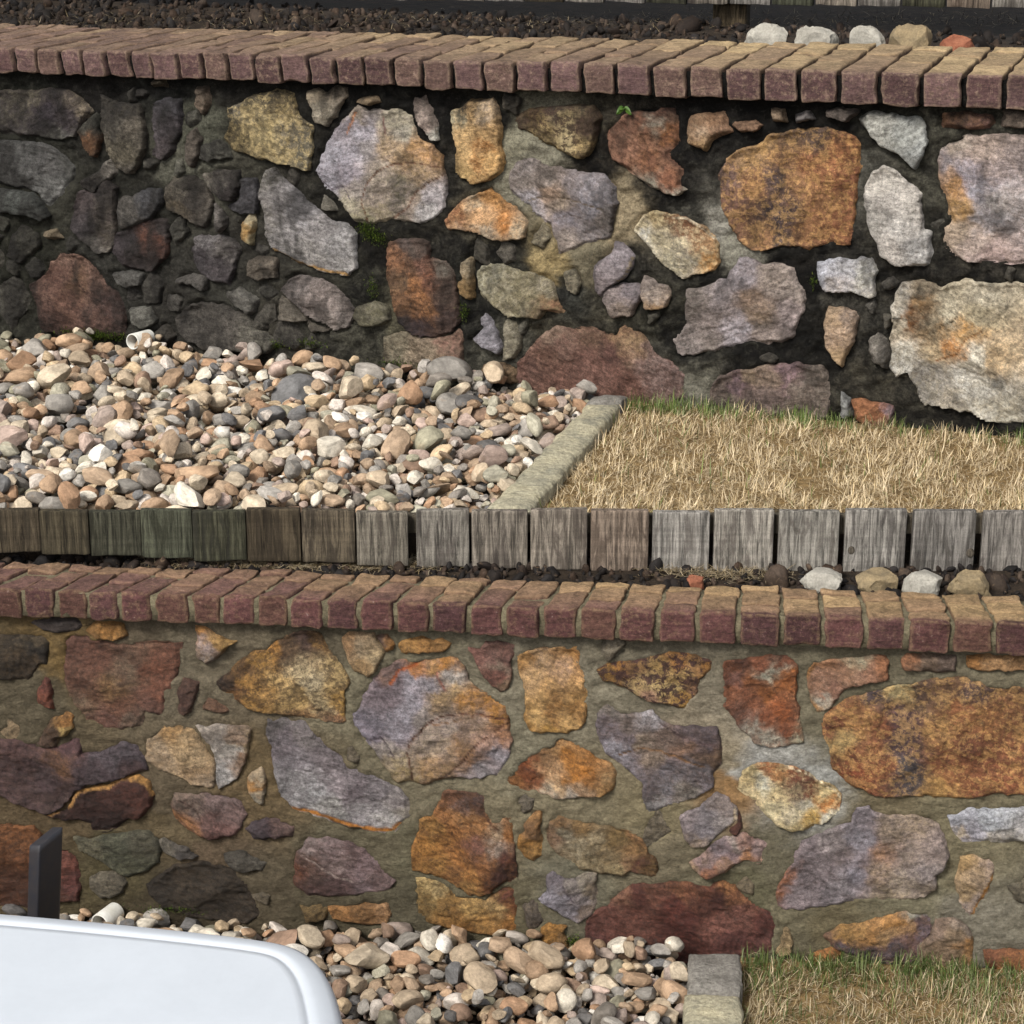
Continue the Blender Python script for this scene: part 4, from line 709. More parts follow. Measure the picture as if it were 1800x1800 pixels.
# mortar colour seen between the stones, at pixels of the photograph
UP_MORTAR = '''60 200 2a2a24|150 170 1c1a18|300 150 1a1a18|350 230 4a4a40|340 300 55544a|420 140 1f1d1a|600 150 1b1a18|560 260 26241f
760 200 1e1c1a|780 330 2b2924|900 260 85816f|930 290 7b7768|870 220 2a2823|1040 300 2a2620|1060 390 857860|1090 370 8d8068|1180 330 1f1d1a
1260 420 86837a|1290 440 7f7c70|1230 200 1a1816|1200 400 45433c|1520 290 5a5850|1530 240 3a382f|1640 300 45433a|1630 420 3c3a33|1410 480 1d1b18
1430 600 1c1b18|1560 600 33312c|1540 680 4a463c|1500 530 4a4740|1600 480 2a2722|1200 600 1c1b17|1150 560 3a382f|1170 640 4c4a42|1210 680 6a675c
1030 460 6d6654|970 480 8a7a58|1000 520 3a3a35|900 480 33322c|830 480 2b2a25|850 560 2a2924|880 600 55534a|800 420 2a2823|640 420 25231e
640 520 33322b|700 560 5c5848|660 600 4c4a40|620 560 45433a|560 590 3f3d36|480 580 3d3a33|400 520 33322d|300 520 2e2c28|250 480 2c2b27
420 440 33312c|430 300 3d3b33|260 360 2a2924|100 380 33322b|60 420 23231c|160 420 2a2925|720 190 1c1b18|1350 210 1b1917|1460 210 1c1a17
1340 640 25231f|1700 480 33302a|1700 770 23211c|1600 740 3a372f|780 300 302d27|500 240 1f1e1b|820 370 5c5648|1240 480 2a2822|1100 480 3a3832'''
LO_MORTAR = '''60 1220 4a4436|110 1140 5c4c30|300 1160 565042|350 1200 5c5546|600 1200 66614f|560 1130 504a3c|700 1150 625d4c|1000 1130 5f5a4c
1150 1140 605b4d|1050 1200 6d6858|1320 1350 8a8a84|1280 1330 7d7460|1400 1380 8a8b85|1380 1250 625d4c|1500 1250 5c5746|900 1200 6a6555
870 1450 6b6450|1000 1420 6b6450|1150 1440 6e664f|1170 1500 655e4c|1280 1380 7a6040|1340 1500 5a5646|1300 1560 55523f|1000 1560 5f5c4d
900 1600 56513f|720 1480 5c5846|650 1480 544f3f|300 1400 52493a|280 1450 544a37|420 1380 5a4d38|380 1500 55493a|460 1350 594c36|200 1520 48422f
300 1580 3a3428|450 1550 4c4537|560 1590 454032|700 1590 4a4638|100 1440 4a3f2e|1650 1500 69634e|1600 1560 676350|1700 1620 6b675a|1450 1640 5b5440
1390 1640 5e5947|1700 1400 66604c|1560 1420 625a46|1230 1540 615c4a|1430 1250 605b4a|880 1300 6a6655|740 1400 66604e|260 1140 524a3c|450 1230 585041'''
UP_JOINTS = [-56,-17,22,62,102,141,184,226,266,313,355,399,445,492,541,588,638,690,741,795,849,906,963,1022,1080,1145,1209,1272,1340,1404,1475,1546,1622,1694,1768,1843,1919]
LO_JOINTS = [-80,-22,36,93,151,207,266,331,387,446,505,568,629,691,756,821,885,951,1017,1085,1155,1226,1299,1375,1447,1523,1597,1676,1750,1826,1902]
UP_JOINTS = [-60 - 37 * k for k in range(9, 0, -1)] + UP_JOINTS + [1919 + 78 * k for k in range(1, 6)]
LO_JOINTS = [-80 - 57 * k for k in range(6, 0, -1)] + LO_JOINTS + [1902 + 77 * k for k in range(1, 6)]
BOARDS = [-472, -382, -292, -202, -112,-22,72,158,249,340,434,530,626,725,827,930,1035,1143,1250,1363,1478,1596,1718,1836,1950,2065,2180,2295]

# ------------------------------------------------------------------ layout: two tiers, each with its wall
WU = Plane(5.5, 0.34)            # plane of the upper coping's front
WL = Plane(4.2, 0.09)            # plane of the lower coping's front
FL = Plane(4.5, 0.0)             # front of the boards between the tiers
UP_OFF, LO_OFF = -0.020, -0.018  # stone faces, set back under the coping
UP_M, LO_M = -0.050, -0.034      # mortar between the stones
ZG = float(WU.uz(np.array(900.), np.array(676.), UP_OFF)[1])    # upper ground
ZL = float(WL.uz(np.array(900.), np.array(1652.), LO_OFF)[1])   # lower ground


def line_z(W, a, b):
    """height of a straight edge of the coping as a function of u, from two pixels on it"""
    u, z = W.uz(np.array([a[0], b[0]], float), np.array([a[1], b[1]], float))
    k = (z[1] - z[0]) / (u[1] - u[0])
    return lambda x: z[0] + (np.asarray(x) - u[0]) * k


UP_ZB, UP_ZT = line_z(WU, (45, 129), (1690, 190)), line_z(WU, (45, 86), (1690, 130.5))
LO_ZB, LO_ZT = line_z(WL, (45, 1085), (1748, 1151)), line_z(WL, (45, 1036), (1748, 1094))
UP_D, LO_D = 0.47, 0.150
UP_S = float(min(UP_ZT(-1.6), UP_ZT(1.3))) - 0.03      # earth behind the upper wall
LO_S = float(min(LO_ZT(-1.2), LO_ZT(1.1))) - 0.035     # earth behind the lower wall

# ------------------------------------------------------------------ the ground, one stepped sheet
prof = [(lambda x: -8 + 0 * x, ZL - .045), (lambda x: WL.y_at(x, -.12), ZL - .045), (lambda x: WL.y_at(x, -.13), LO_S),
        (lambda x: 4.555 + 0 * x, LO_S), (lambda x: 4.565 + 0 * x, ZG - .045), (lambda x: WU.y_at(x, -.14), ZG - .045),
        (lambda x: WU.y_at(x, -.15), UP_S), (lambda x: WU.y_at(x, -.15) + 3 + 0 * x, UP_S), (lambda x: 40 + 0 * x, UP_S)]
xs = np.array([-12.0, -6, -3, -2, -1, 0, 1, 2, 3, 6, 12])
V = np.array([[x, float(f(np.clip(x, -6, 6))), z] for x in xs for f, z in prof])
tag(obj('ground', mesh_np('ground', V, Q=grid_faces(len(xs), len(prof)), smooth_shade=False), M_SOIL), kind='structure')


# ------------------------------------------------------------------ fieldstone walls
def resample(P, step):
    out = []
    for i in range(len(P)):
        a, b = P[i], P[(i + 1) % len(P)]
        n = max(1, int(np.hypot(*(b - a)) / step))
        out += [a + (b - a) * k / n for k in range(n)]
    return np.array(out)


def sdf(X, P):
    """signed distance (inside positive) of points X to polygon P and the nearest outline point"""
    A, B = P, np.roll(P, -1, 0)
    d = B - A
    L = (d ** 2).sum(1) + 1e-12
    best = np.full(len(X), 1e9)
    near = np.zeros_like(X)
    inside = np.zeros(len(X), bool)
    for i in range(len(A)):
        t = np.clip(((X - A[i]) @ d[i]) / L[i], 0, 1)
        C = A[i] + t[:, None] * d[i]
        q = ((X - C) ** 2).sum(1)
        m = q < best
        best[m] = q[m]
        near[m] = C[m]
        if A[i][1] != B[i][1]:
            c = (A[i][1] > X[:, 1]) != (B[i][1] > X[:, 1])
            inside ^= c & (X[:, 0] < A[i][0] + (X[:, 1] - A[i][1]) * d[i][0] / d[i][1])
    r = np.sqrt(best)
    return np.where(inside, r, -r), near


def polyline_dist(X, L):
    best = np.full(len(X), 1e9)
    for a, b in zip(L[:-1], L[1:]):
        d = b - a
        t = np.clip(((X - a) @ d) / (d @ d + 1e-12), 0, 1)
        best = np.minimum(best, np.hypot(*(X - a - t[:, None] * d).T))
    return best


def idw(X, pts, cols, power=4.6):
    d = np.hypot(X[:, None, 0] - pts[None, :, 0], X[:, None, 1] - pts[None, :, 1]) + 0.004
    w = d ** -power
    return (w @ cols) / w.sum(1)[:, None]


OUTLINES = {WU: [], WL: []}


def edge_off(W, off_m):
    return off_m - (0.005 if W is WU else 0.001)


def build_stone(W, off_m, H, spec, seed, mat, parent, zb, upper, gain, mirror=None):
    tile, pts, cols, mot, lines = spec
    r = np.random.default_rng(seed)

    def to_uz(pp):
        q = np.array([px_of(tile, x, y) for x, y in pp])
        if mirror is not None:
            q[:, 0] = 2 * mirror - q[:, 0]
        return np.stack(W.uz(q[:, 0], q[:, 1], off_m + H), 1)
    P = to_uz(pts)
    P = resample(P, 0.006)
    P3 = np.concatenate([P, np.full((len(P), 1), seed * 1.7)], 1)
    P = P + np.stack([fbm(P3, 55, 3, .6, 3), fbm(P3, 55, 3, .6, 9)], 1) * 0.0036
    P = P + (P - np.roll(P, 1, 0))[:, ::-1] * 0
    tn = np.roll(P, -1, 0) - np.roll(P, 1, 0)
    tn /= np.linalg.norm(tn, axis=1, keepdims=True) + 1e-9
    ar = np.sum(P[:, 0] * np.roll(P[:, 1], -1) - np.roll(P[:, 0], -1) * P[:, 1])
    P = P + np.stack([tn[:, 1], -tn[:, 0]], 1) * (0.0026 if ar > 0 else -0.0026)
    OUTLINES[W].append(P)
    lo, hi = P.min(0), P.max(0)
    big = max(hi - lo)
    g = 0.0030 if big < 0.10 else 0.0042
    nu, nv = [int(math.ceil((hi[k] - lo[k]) / g)) + 3 for k in (0, 1)]
    uu = lo[0] - g + np.arange(nu) * g
    vv = lo[1] - g + np.arange(nv) * g
    X = np.stack(np.meshgrid(uu, vv, indexing='ij'), -1).reshape(-1, 2)
    d, near = sdf(X, P)
    Q = grid_faces(nu, nv)
    keep = (d[Q] > 0).any(1)
    Q = Q[keep]
    X = np.where((d > 0)[:, None], X, near)
    d = np.maximum(d, 0)
    used, inv = np.unique(Q, return_inverse=True)
    Q = inv.reshape(Q.shape)
    X, d = X[used], d[used]
    # relief: a few cleft planes, the edge, roughness
    c = X.mean(0)
    size = min(hi - lo)
    planes = []
    for k in range(7):
        a = r.uniform(0, 6.28)
        s = r.uniform(0.06, 0.36) if k else 0.03
        o = r.uniform(-.32, .32, 2) * size
        planes.append(((X - c - o) @ np.array([math.cos(a), math.sin(a)])) * s + r.uniform(0.0, 0.006))
    face = np.min(planes, 0)
    face = np.clip(face * (1.0 if upper else .75), -H * .75, 0.008)
    rr = r.uniform(0.0028, 0.0065)
    X3 = np.concatenate([X, np.full((len(X), 1), seed * 0.37)], 1)
    rough = fbm(X3, 22, 3, .5, 5) * 0.0038 + fbm(X3 * np.array([1, 1.6, 1]), 70, 3, .55, 21) * 0.0016
    ch = rr * (1.3 + 1.1 * np.clip(fbm(X3, 18, 3, .6, 91), -.8, 1.5))
    rise = np.clip(d / np.maximum(ch, .0015), 0, 1) * .90 + .10 * (1 - np.exp(-d / .02))
    step = np.round(fbm(X3, 14, 2, .5, 33) * 2.5) * 0.0030
    off = edge_off(W, off_m) + H * rise + (face + rough + step) * (1 - np.exp(-d / 0.005))
    # colour
    col_pts = [(sum(p[0] for p in pts) / len(pts), sum(p[1] for p in pts) / len(pts), cols)] if isinstance(cols, str) else cols
    cp = to_uz([(x, y) for x, y, _ in col_pts])
    cc = np.array([lin(h) for _, _, h in col_pts]) * gain
    warp = np.stack([fbm(X3, 30, 5, .68, 41), fbm(X3, 30, 5, .68, 57)], 1) * 0.012
    ca = idw(X + warp, cp, cc)
    ca = ca * (1 + .10 * fbm(X3, 60, 3, .6, 81))[:, None]
    sat = .84 if upper else .90
    ca = ca * sat + ca.mean(1, keepdims=True) * (1 - sat)
    pur = np.clip((ca[:, 2] - ca[:, 1]) / (ca[:, 2] + 1e-6), 0, .2)[:, None] * 2.6
    ca = ca * (1 - pur) + (ca.mean(1, keepdims=True) * np.array([1.03, .99, .98])) * pur
    cb = np.tile((lin(mot[0]) * gain) if mot else cc.mean(0) * 0.7, (len(X), 1))
    m = np.full(len(X), mot[1] if mot else 0.35)
    for lp, lc, lw in lines:
        L = to_uz(lp)
        w = lw * 440 / 1800 * 0.00125 * 0.5
        dl = polyline_dist(X + warp * 0.22, L)
        k = 1 - smooth(dl, w * 0.5, w * 1.5)
        ca = ca + (lin(lc) * gain - ca) * k[:, None]
        m = m * (1 - k)
        if lin(lc).sum() < ca.mean(0).sum() * 3:
            off = off - k * 0.0028
    if upper:      # ragged streaks darken the faces just below the coping; black mildew clings in patches
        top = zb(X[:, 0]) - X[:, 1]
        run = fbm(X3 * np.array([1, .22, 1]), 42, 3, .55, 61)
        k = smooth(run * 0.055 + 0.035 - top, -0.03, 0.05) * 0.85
        left = smooth(-X[:, 0], .35, .75)
        patch = smooth(fbm(X3 * np.array([1, .45, 1]), 16, 4, .6, 71), 0.35 - .6 * left, 0.75 - .1 * left) * (.5 + .3 * left)
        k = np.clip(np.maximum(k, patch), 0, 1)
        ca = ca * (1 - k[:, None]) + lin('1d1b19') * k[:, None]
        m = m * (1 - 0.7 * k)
    Vt = W.pos(X[:, 0], X[:, 1], off)
    # skirt into the mortar
    E = np.concatenate([Q[:, [0, 1]], Q[:, [1, 2]], Q[:, [2, 3]], Q[:, [3, 0]]])
    key = np.sort(E, 1)
    _, idx, cnt = np.unique(key, axis=0, return_index=True, return_counts=True)
    B = E[idx[cnt == 1]]
    bv, binv = np.unique(B, return_inverse=True)
    binv = binv.reshape(B.shape)
    Vb = Vt[bv] - W.n * 0.022
    n0 = len(Vt)
    SK = np.stack([B[:, 1], B[:, 0], n0 + binv[:, 0], n0 + binv[:, 1]], 1)
    me = mesh_np('stone', np.concatenate([Vt, Vb]), Q=np.concatenate([Q[:, ::-1], SK[:, ::-1]]),
                 attrs={'ca': np.concatenate([ca, ca[bv]]), 'cb': np.concatenate([cb, cb[bv]]), 'mot': np.concatenate([m, m[bv]]), 'bed': np.full(len(Vt) + len(Vb), r.uniform(-.6, .6))})
    return obj('stone', me, mat, parent)


def build_mortar(W, off_m, zlow, zb, text, mat, parent, cb, mot, amp, gain, u0=-2.5, u1=2.2):
    g = 0.0075
    nu, nv = int((u1 - u0) / g), 120
    U = np.repeat(np.linspace(u0, u1, nu), nv)
    t = np.tile(np.linspace(0, 1, nv), nu)
    Z = zlow + (zb(U) + 0.01 - zlow) * t
    X3 = np.stack([U, Z * 1.5, np.zeros_like(U)], 1)
    off = off_m + fbm(X3, 9, 2, .5, 3) * amp + fbm(X3, 30, 4, .6, 13) * amp * 0.75
    for P in OUTLINES[W]:
        lo, hi = P.min(0) - .03, P.max(0) + .03
        s = np.where((U > lo[0]) & (U < hi[0]) & (Z > lo[1]) & (Z < hi[1]))[0]
        if len(s):
            dd, _ = sdf(np.stack([U[s], Z[s]], 1), P)
            near = 1 - smooth(-dd, 0.0, .014)
            base = edge_off(W, off_m)
            rag = fbm(X3[s], 48, 3, .6, 77)
            up_ = (.0035 + .0055 * rag) if W is WL else (.0015 + .0035 * rag)
            off[s] = off[s] * (1 - near) + np.minimum(off[s], base + up_) * near
            off[s] -= smooth(dd, 0.003, .012) * .018
    pts = [s.split() for s in text.replace('\n', '|').split('|')]
    px = np.array([float(p[0]) for p in pts])
    py = np.array([float(p[1]) for p in pts])
    cp = np.stack(W.uz(px, py, off_m), 1)
    cc = np.array([lin(p[2]) for p in pts]) * gain
    warp = np.stack([fbm(X3, 20, 4, .6, 23), fbm(X3, 20, 4, .6, 37)], 1) * 0.02
    X = np.stack([U, Z], 1) + warp
    ca = np.concatenate([idw(X[i:i + 20000], cp, cc) for i in range(0, len(X), 20000)])
    me = mesh_np('mortar', W.pos(U, Z, off), Q=grid_faces(nu, nv),
                 attrs={'ca': ca, 'cb': np.tile(lin(cb), (len(U), 1)), 'mot': np.full(len(U), mot) if mot is not None else np.clip(.92 - ca.mean(1) * 5.5 - .55 * smooth(-U, .35, .75), .05, .9)})
    obj('mortar', me, mat, parent)
    # the wall's body behind the face
    corner = [(u0, -.07), (u1, -.07), (u1, -.30), (u0, -.30)]
    P = []
    for u, o in corner:
        for z in (zlow, float(zb(u)) + 0.002):
            P.append(W.pos(np.array(u), z, o))
    Qb = [(0, 1, 3, 2), (2, 3, 5, 4), (4, 5, 7, 6), (6, 7, 1, 0), (1, 7, 5, 3)]
    n = len(P)
    me = mesh_np('core', np.array(P), Q=Qb, smooth_shade=False,
                 attrs={'ca': np.tile(lin('4a463c'), (n, 1)), 'cb': np.tile(lin(cb), (n, 1)), 'mot': np.full(n, .4)})
    obj('core', me, mat, parent)


# unit block whose faces are cut finely near the edges
_k = np.array([-1, -.94, -.78, -.4, 0, .4, .78, .94, 1.0])


def unit_block():
    ids, V, Q = {}, [], []

    def vid(p):
        if p not in ids:
            ids[p] = len(V)
            V.append(p)
        return ids[p]
    for ax in range(3):
        o1, o2 = [a for a in range(3) if a != ax]
        for s in (-1.0, 1.0):
            for i in range(8):
                for j in range(8):
                    q = []
                    for a, b in ((i, j), (i + 1, j), (i + 1, j + 1), (i, j + 1)):
                        p = [0, 0, 0]
                        p[ax], p[o1], p[o2] = s, _k[a], _k[b]
                        q.append(vid(tuple(p)))
                    flip = (s > 0) == (ax != 1)
                    Q.append(q if flip else q[::-1])
    return np.array(V), np.array(Q)


UB_V, UB_Q = unit_block()
UB_EDGE = ((np.abs(UB_V) > .9).sum(1) >= 2).astype(float)


def rounded(half, r):
    """unit block scaled to half sizes with rounded edges"""
    P = UB_V * half
    inner = np.clip(P, -np.array(half) + r, np.array(half) - r)
    d = P - inner
    L = np.linalg.norm(d, axis=1, keepdims=True)
    return np.where(L > 1e-9, inner + d / np.maximum(L, 1e-9) * np.minimum(L, r), P)


def build_coping(W, joints, zb, zt, ytop, D, skew, gap, splits, parent, fronts, tops, cbf, seed, lean):
    r = np.random.default_rng(seed)
    ju = W.uz(np.array(joints, float), np.array([ytop(x) for x in joints], float))[0]
    for i in range(len(ju) - 1):
        cuts = [0.0] + [c + r.uniform(-.03, .03) for c in splits[i % len(splits)]] + [1.0]
        for a, b in zip(cuts[:-1], cuts[1:]):
            wa, wb = a * D + gap * .35 * (a > 0), b * D - gap * .35 * (b < 1)
            u0, u1 = ju[i] + gap / 2 + r.uniform(-.001, .001), ju[i + 1] - gap / 2 + r.uniform(-.001, .001)
            uc, hu, hw = (u0 + u1) / 2, (u1 - u0) / 2, (wb - wa) / 2
            h = float(zt(uc) - zb(uc)) / 2
            rad = r.uniform(.0035, .006)
            P = rounded((hu, hw, h), min(rad, hw * .6))
            w = P[:, 1] + (wa + wb) / 2 + (r.uniform(-.004, .004) if a == 0 else 0)
            dz = r.normal(0, .0016)
            px = np.interp(uc, ju, joints)
            U = uc + P[:, 0] * (1 + r.uniform(-.01, .01)) + skew(px) * w + lean(px) * (P[:, 2])
            Z = (zb(U) + zt(U)) / 2 + P[:, 2] + dz + r.normal(0, .008) * P[:, 0] + r.normal(0, .01) * P[:, 1]
            N3 = np.stack([U, w, Z], 1) + seed
            ed = 1 + .25 * UB_EDGE
            jit = fbm(N3, 42, 4, .6, 5) * 0.0026 * ed
            jw = fbm(N3, 34, 4, .6, 15) * 0.0034 * ed
            Pw = W.pos(U + jit, Z + fbm(N3, 38, 4, .6, 25) * 0.0026 * ed, -(w + jw))
            fr = 1 - smooth(w, 0.003, 0.016)
            top = smooth(P[:, 2], h - 0.012, h - 0.002)
            f = (px - 0) / 1800
            fc = lin(fronts[r.integers(len(fronts))]) * r.uniform(.82, 1.15)
            tan = np.clip(f * 0.85 - .22 + r.uniform(-.30, .30) + np.clip(w / D, 0, 1)[:, None] * 0.45, 0, 1)
            tc = lin(tops[0]) * (1 - tan) + lin(tops[1]) * tan
            tc = tc * r.uniform(.85, 1.12)
            side = lin(fronts[0])
            ca = fc * fr[:, None] + (tc * top[:, None] + side * (1 - top[:, None])) * (1 - fr[:, None])
            cb = np.tile(lin(cbf), (len(P), 1)) * fr[:, None] + (tc * .6 + lin('94785a') * .45) * (1 - fr[:, None])
            me = mesh_np('brick', Pw, Q=UB_Q, attrs={'ca': ca, 'cb': cb, 'mot': np.full(len(P), r.uniform(.15, .6)), 'edge': UB_EDGE})
            obj('brick', me, M_BRICK, parent)


def build_bedding(W, u0, u1, zb, zt, D, inset, col, mat, parent, skewmax):
    U = np.linspace(u0, u1, 500)
    sect = [(inset + .004, 0.004, 0), (inset, .02, 0), (inset, .5, 0), (inset, .97, -inset * .6), (inset + .008, 1.0, -inset),
            (D * .25, 1.0, -inset), (D * .5, 1.0, -inset), (D * .75, 1.0, -inset), (D - inset, 1.0, -inset), (D - inset, .004, 0)]
    P, n = [], len(sect)
    for w, t, dz in sect:
        Z = zb(U) + (zt(U) - zb(U)) * t + dz
        N3 = np.stack([U, np.full_like(U, w), Z], 1)
        P.append(W.pos(U, Z + (fbm(N3, 60, 3, .6, 3) * .0016 if t > .02 else 0), -(w + fbm(N3, 60, 3, .6, 8) * .0016)))
    V = np.stack(P, 1).reshape(-1, 3)
    me = mesh_np('coping_mortar', V, Q=grid_faces(len(U), n), attrs={'ca': np.tile(lin(col), (len(V), 1)), 'cb': np.tile(lin(col) * .45, (len(V), 1)), 'mot': np.full(len(V), .5)})
    obj('coping_mortar', me, mat, parent)


upper_wall = thing('stone_wall', WU.pos(np.array(0.), ZG), 'blackened fieldstone wall with dark stained mortar and red brick coping, above the board fence', 'wall')
lower_wall = thing('stone_wall', WL.pos(np.array(0.), ZL), 'clean fieldstone wall with fresh tan mortar and red brick coping, below the board fence', 'wall')
UP_ENDS = [float(v) for v in WU.uz(np.array([UP_JOINTS[0], UP_JOINTS[-1]], float), np.array([75., 146.]))[0]]
LO_ENDS = [float(v) for v in WL.uz(np.array([LO_JOINTS[0], LO_JOINTS[-1]], float), np.array([1020., 1112.]))[0]]
GU, GL = 1.12, 1.08
for k, s in enumerate(UP_STONES):
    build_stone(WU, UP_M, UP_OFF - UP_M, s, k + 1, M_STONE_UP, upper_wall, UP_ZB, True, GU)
for k, s in enumerate(LO_STONES):
    build_stone(WL, LO_M, LO_OFF - LO_M, s, k + 201, M_STONE_LO, lower_wall, LO_ZB, False, GL)
# the walls run on past both edges of the picture
for W, om, of, LST, mat, par, zbf, up in ((WU, UP_M, UP_OFF, UP_STONES, M_STONE_UP, upper_wall, UP_ZB, True), (WL, LO_M, LO_OFF, LO_STONES, M_STONE_LO, lower_wall, LO_ZB, False)):
    for k, s in enumerate(LST):
        q = np.array([px_of(s[0], x, y) for x, y in s[1]])
        lo, hi = q[:, 0].min(), q[:, 0].max()
        if lo > 20 and hi < 400:
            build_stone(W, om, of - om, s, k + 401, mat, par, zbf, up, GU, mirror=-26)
        if lo > 1400 and hi < 1795:
            build_stone(W, om, of - om, s, k + 601, mat, par, zbf, up, GU, mirror=1846)

# small fill stones packed in the wider joints
def fillers(W, om, of, n, x0, x1, y0, y1, text, mat, par, zbf, up, seed, least, most, gain, base):
    r = np.random.default_rng(seed)
    pts = [s.split() for s in text.replace('\n', '|').split('|')]
    cpx = np.array([[float(p[0]), float(p[1])] for p in pts])
    ccl = np.array([lin(p[2]) for p in pts])
    made = 0
    for _ in range(1500):
        if made >= n:
            break
        x, y = r.uniform(x0, x1), r.uniform(y0(x0), y1(x1))
        if not (y0(x) < y < y1(x)):
            continue
        q = np.array([[float(v) for v in W.uz(np.array(x), np.array(y), of)]])
        d = 1.0
        for P in OUTLINES[W]:
            if (P.min(0) - .08 < q[0]).all() and (P.max(0) + .08 > q[0]).all():
                d = min(d, -float(sdf(q, P)[0][0]))
        if d < least:
            continue
        rad = min(d - .004, most)
        k = 740 if W is WU else 880
        a = r.uniform(-.5, .5) + (1.4 if r.uniform() < .3 else 0)
        poly = []
        m = int(r.integers(4, 7))
        for t in range(m):
            th = 6.283 * (t + r.uniform(-.3, .3)) / m
            ex, ey = math.cos(th) * rad * r.uniform(.7, 1.25), math.sin(th) * rad * r.uniform(.9, 1.7)
            poly.append((x + k * (ex * math.cos(a) - ey * math.sin(a)), y - k * (ex * math.sin(a) + ey * math.cos(a))))
        w = 1 / (np.hypot(*(cpx - [x, y]).T) + 5) ** 3
        c = (w @ ccl) / w.sum()
        c = c * r.uniform(*gain) + lin(base[r.integers(len(base))]) * r.uniform(.25, .6)
        s8 = lambda v: np.clip(np.where(v <= .0031308, v * 12.92, 1.055 * np.maximum(v, 1e-6) ** (1 / 2.4) - .055), 0, 1)
        hx = ''.join('%02x' % int(v * 255) for v in s8(c))
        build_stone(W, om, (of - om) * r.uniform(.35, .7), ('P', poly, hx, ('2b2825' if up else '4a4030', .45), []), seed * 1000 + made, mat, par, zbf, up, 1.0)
        made += 1


fillers(WU, UP_M, UP_OFF, 26, -40, 620, lambda x: 150 + x * .03, lambda x: 575 + x * .06, UP_MORTAR, M_STONE_UP, upper_wall, UP_ZB, True, 5, .018, .050, (.9, 1.4), ['332f2b', '3f3a34', '48433d', '2c2626'])
fillers(WU, UP_M, UP_OFF, 12, 620, 1810, lambda x: 165 + (x - 600) * .03, lambda x: 620 + (x - 600) * .09, UP_MORTAR, M_STONE_UP, upper_wall, UP_ZB, True, 6, .014, .026, (.8, 1.3), ['4a453d', '55504a', '6a6050', '3c3833'])
fillers(WL, LO_M, LO_OFF, 7, -20, 1810, lambda x: 1110 + x * .03, lambda x: 1600 + x * .05, LO_MORTAR, M_STONE_LO, lower_wall, LO_ZB, False, 7, .018, .028, (.5, .9), ['5c4a3a', '6f5a48', '5a4a4a', '7a6244'])
build_mortar(WU, UP_M, ZG - .1, UP_ZB, UP_MORTAR, M_MORT_UP, upper_wall, '0a0a09', None, .0095, GU, *UP_ENDS)
build_mortar(WL, LO_M, ZL - .1, LO_ZB, LO_MORTAR, M_MORT_LO, lower_wall, '4a4335', .30, .0050, GL * np.array([1.20, 1.18, 1.21]), *LO_ENDS)

UT = lambda x: 86 + (x - 45) * (130.5 - 86) / 1645
LT = lambda x: 1036 + (x - 45) * (1094 - 1036) / 1703
build_coping(WU, UP_JOINTS, UP_ZB, UP_ZT, UT, UP_D, lambda p: np.interp(p, [0, 900, 1800], [.16, .05, .0]), 0.0120, [[.33, .80], [.60]], upper_wall,
             ['554140', '4e3a39', '5d4846', '58453f'], ['6a574d', '9c8868'], '8a7664', 3, lambda p: np.interp(p, [0, 900, 1800], [-.16, -.08, -.02]))
build_bedding(WU, UP_ENDS[0], UP_ENDS[1], UP_ZB, UP_ZT, UP_D, .018, '171513', M_MORT_UP, upper_wall, 0)
build_coping(WL, LO_JOINTS, LO_ZB, LO_ZT, LT, LO_D, lambda p: np.interp(p, [0, 450, 900, 1375, 1800], [.46, .36, .24, .0, -.12]), 0.0105, [[.36, .80], [.66]], lower_wall,
             ['4b3332', '543836', '432d2d', '543b34'], ['664c45', '957d5c'], '7d6650', 5, lambda p: 0.0)
build_bedding(WL, LO_ENDS[0], LO_ENDS[1], LO_ZB, LO_ZT, LO_D, .0075, '7a725c', M_MORT_LO, lower_wall, 0)

# ------------------------------------------------------------------ board fences
def build_board(W, u0, u1, zlo, zhi, off, thick, ca, cb, parent, seed, notch=(), name='board'):
    r = np.random.default_rng(seed)
    hu, hz = (u1 - u0) / 2, (zhi - zlo) / 2
    P = rounded((hu, thick / 2, hz), .0022)
    U, Z = (u0 + u1) / 2 + P[:, 0], (zlo + zhi) / 2 + P[:, 2]
    low = smooth(-P[:, 2], hz * .70, hz)
    N3 = np.stack([U, P[:, 1], Z * .1], 1) + seed
    Z = Z + low * fbm(N3, 45, 3, .6, 3) * .0028
    for nu_, nw, nh in notch:
        Z = Z + low * nh * np.exp(-((U - nu_) / nw) ** 2)
    o = off + P[:, 1] * -1 + P[:, 0] * (r.normal(0, .03) if hu < .1 else 0) + r.normal(0, .0015) + fbm(N3, 30, 3, .6, 9) * .0014
    me = mesh_np(name, W.pos(U, Z, -o * -1), Q=UB_Q[:, ::-1], attrs={'ca': np.tile(lin(ca) * r.uniform(.85, 1.15), (len(P), 1)), 'cb': np.tile(lin(cb), (len(P), 1))})
    return obj(name, me, M_WOOD, parent)


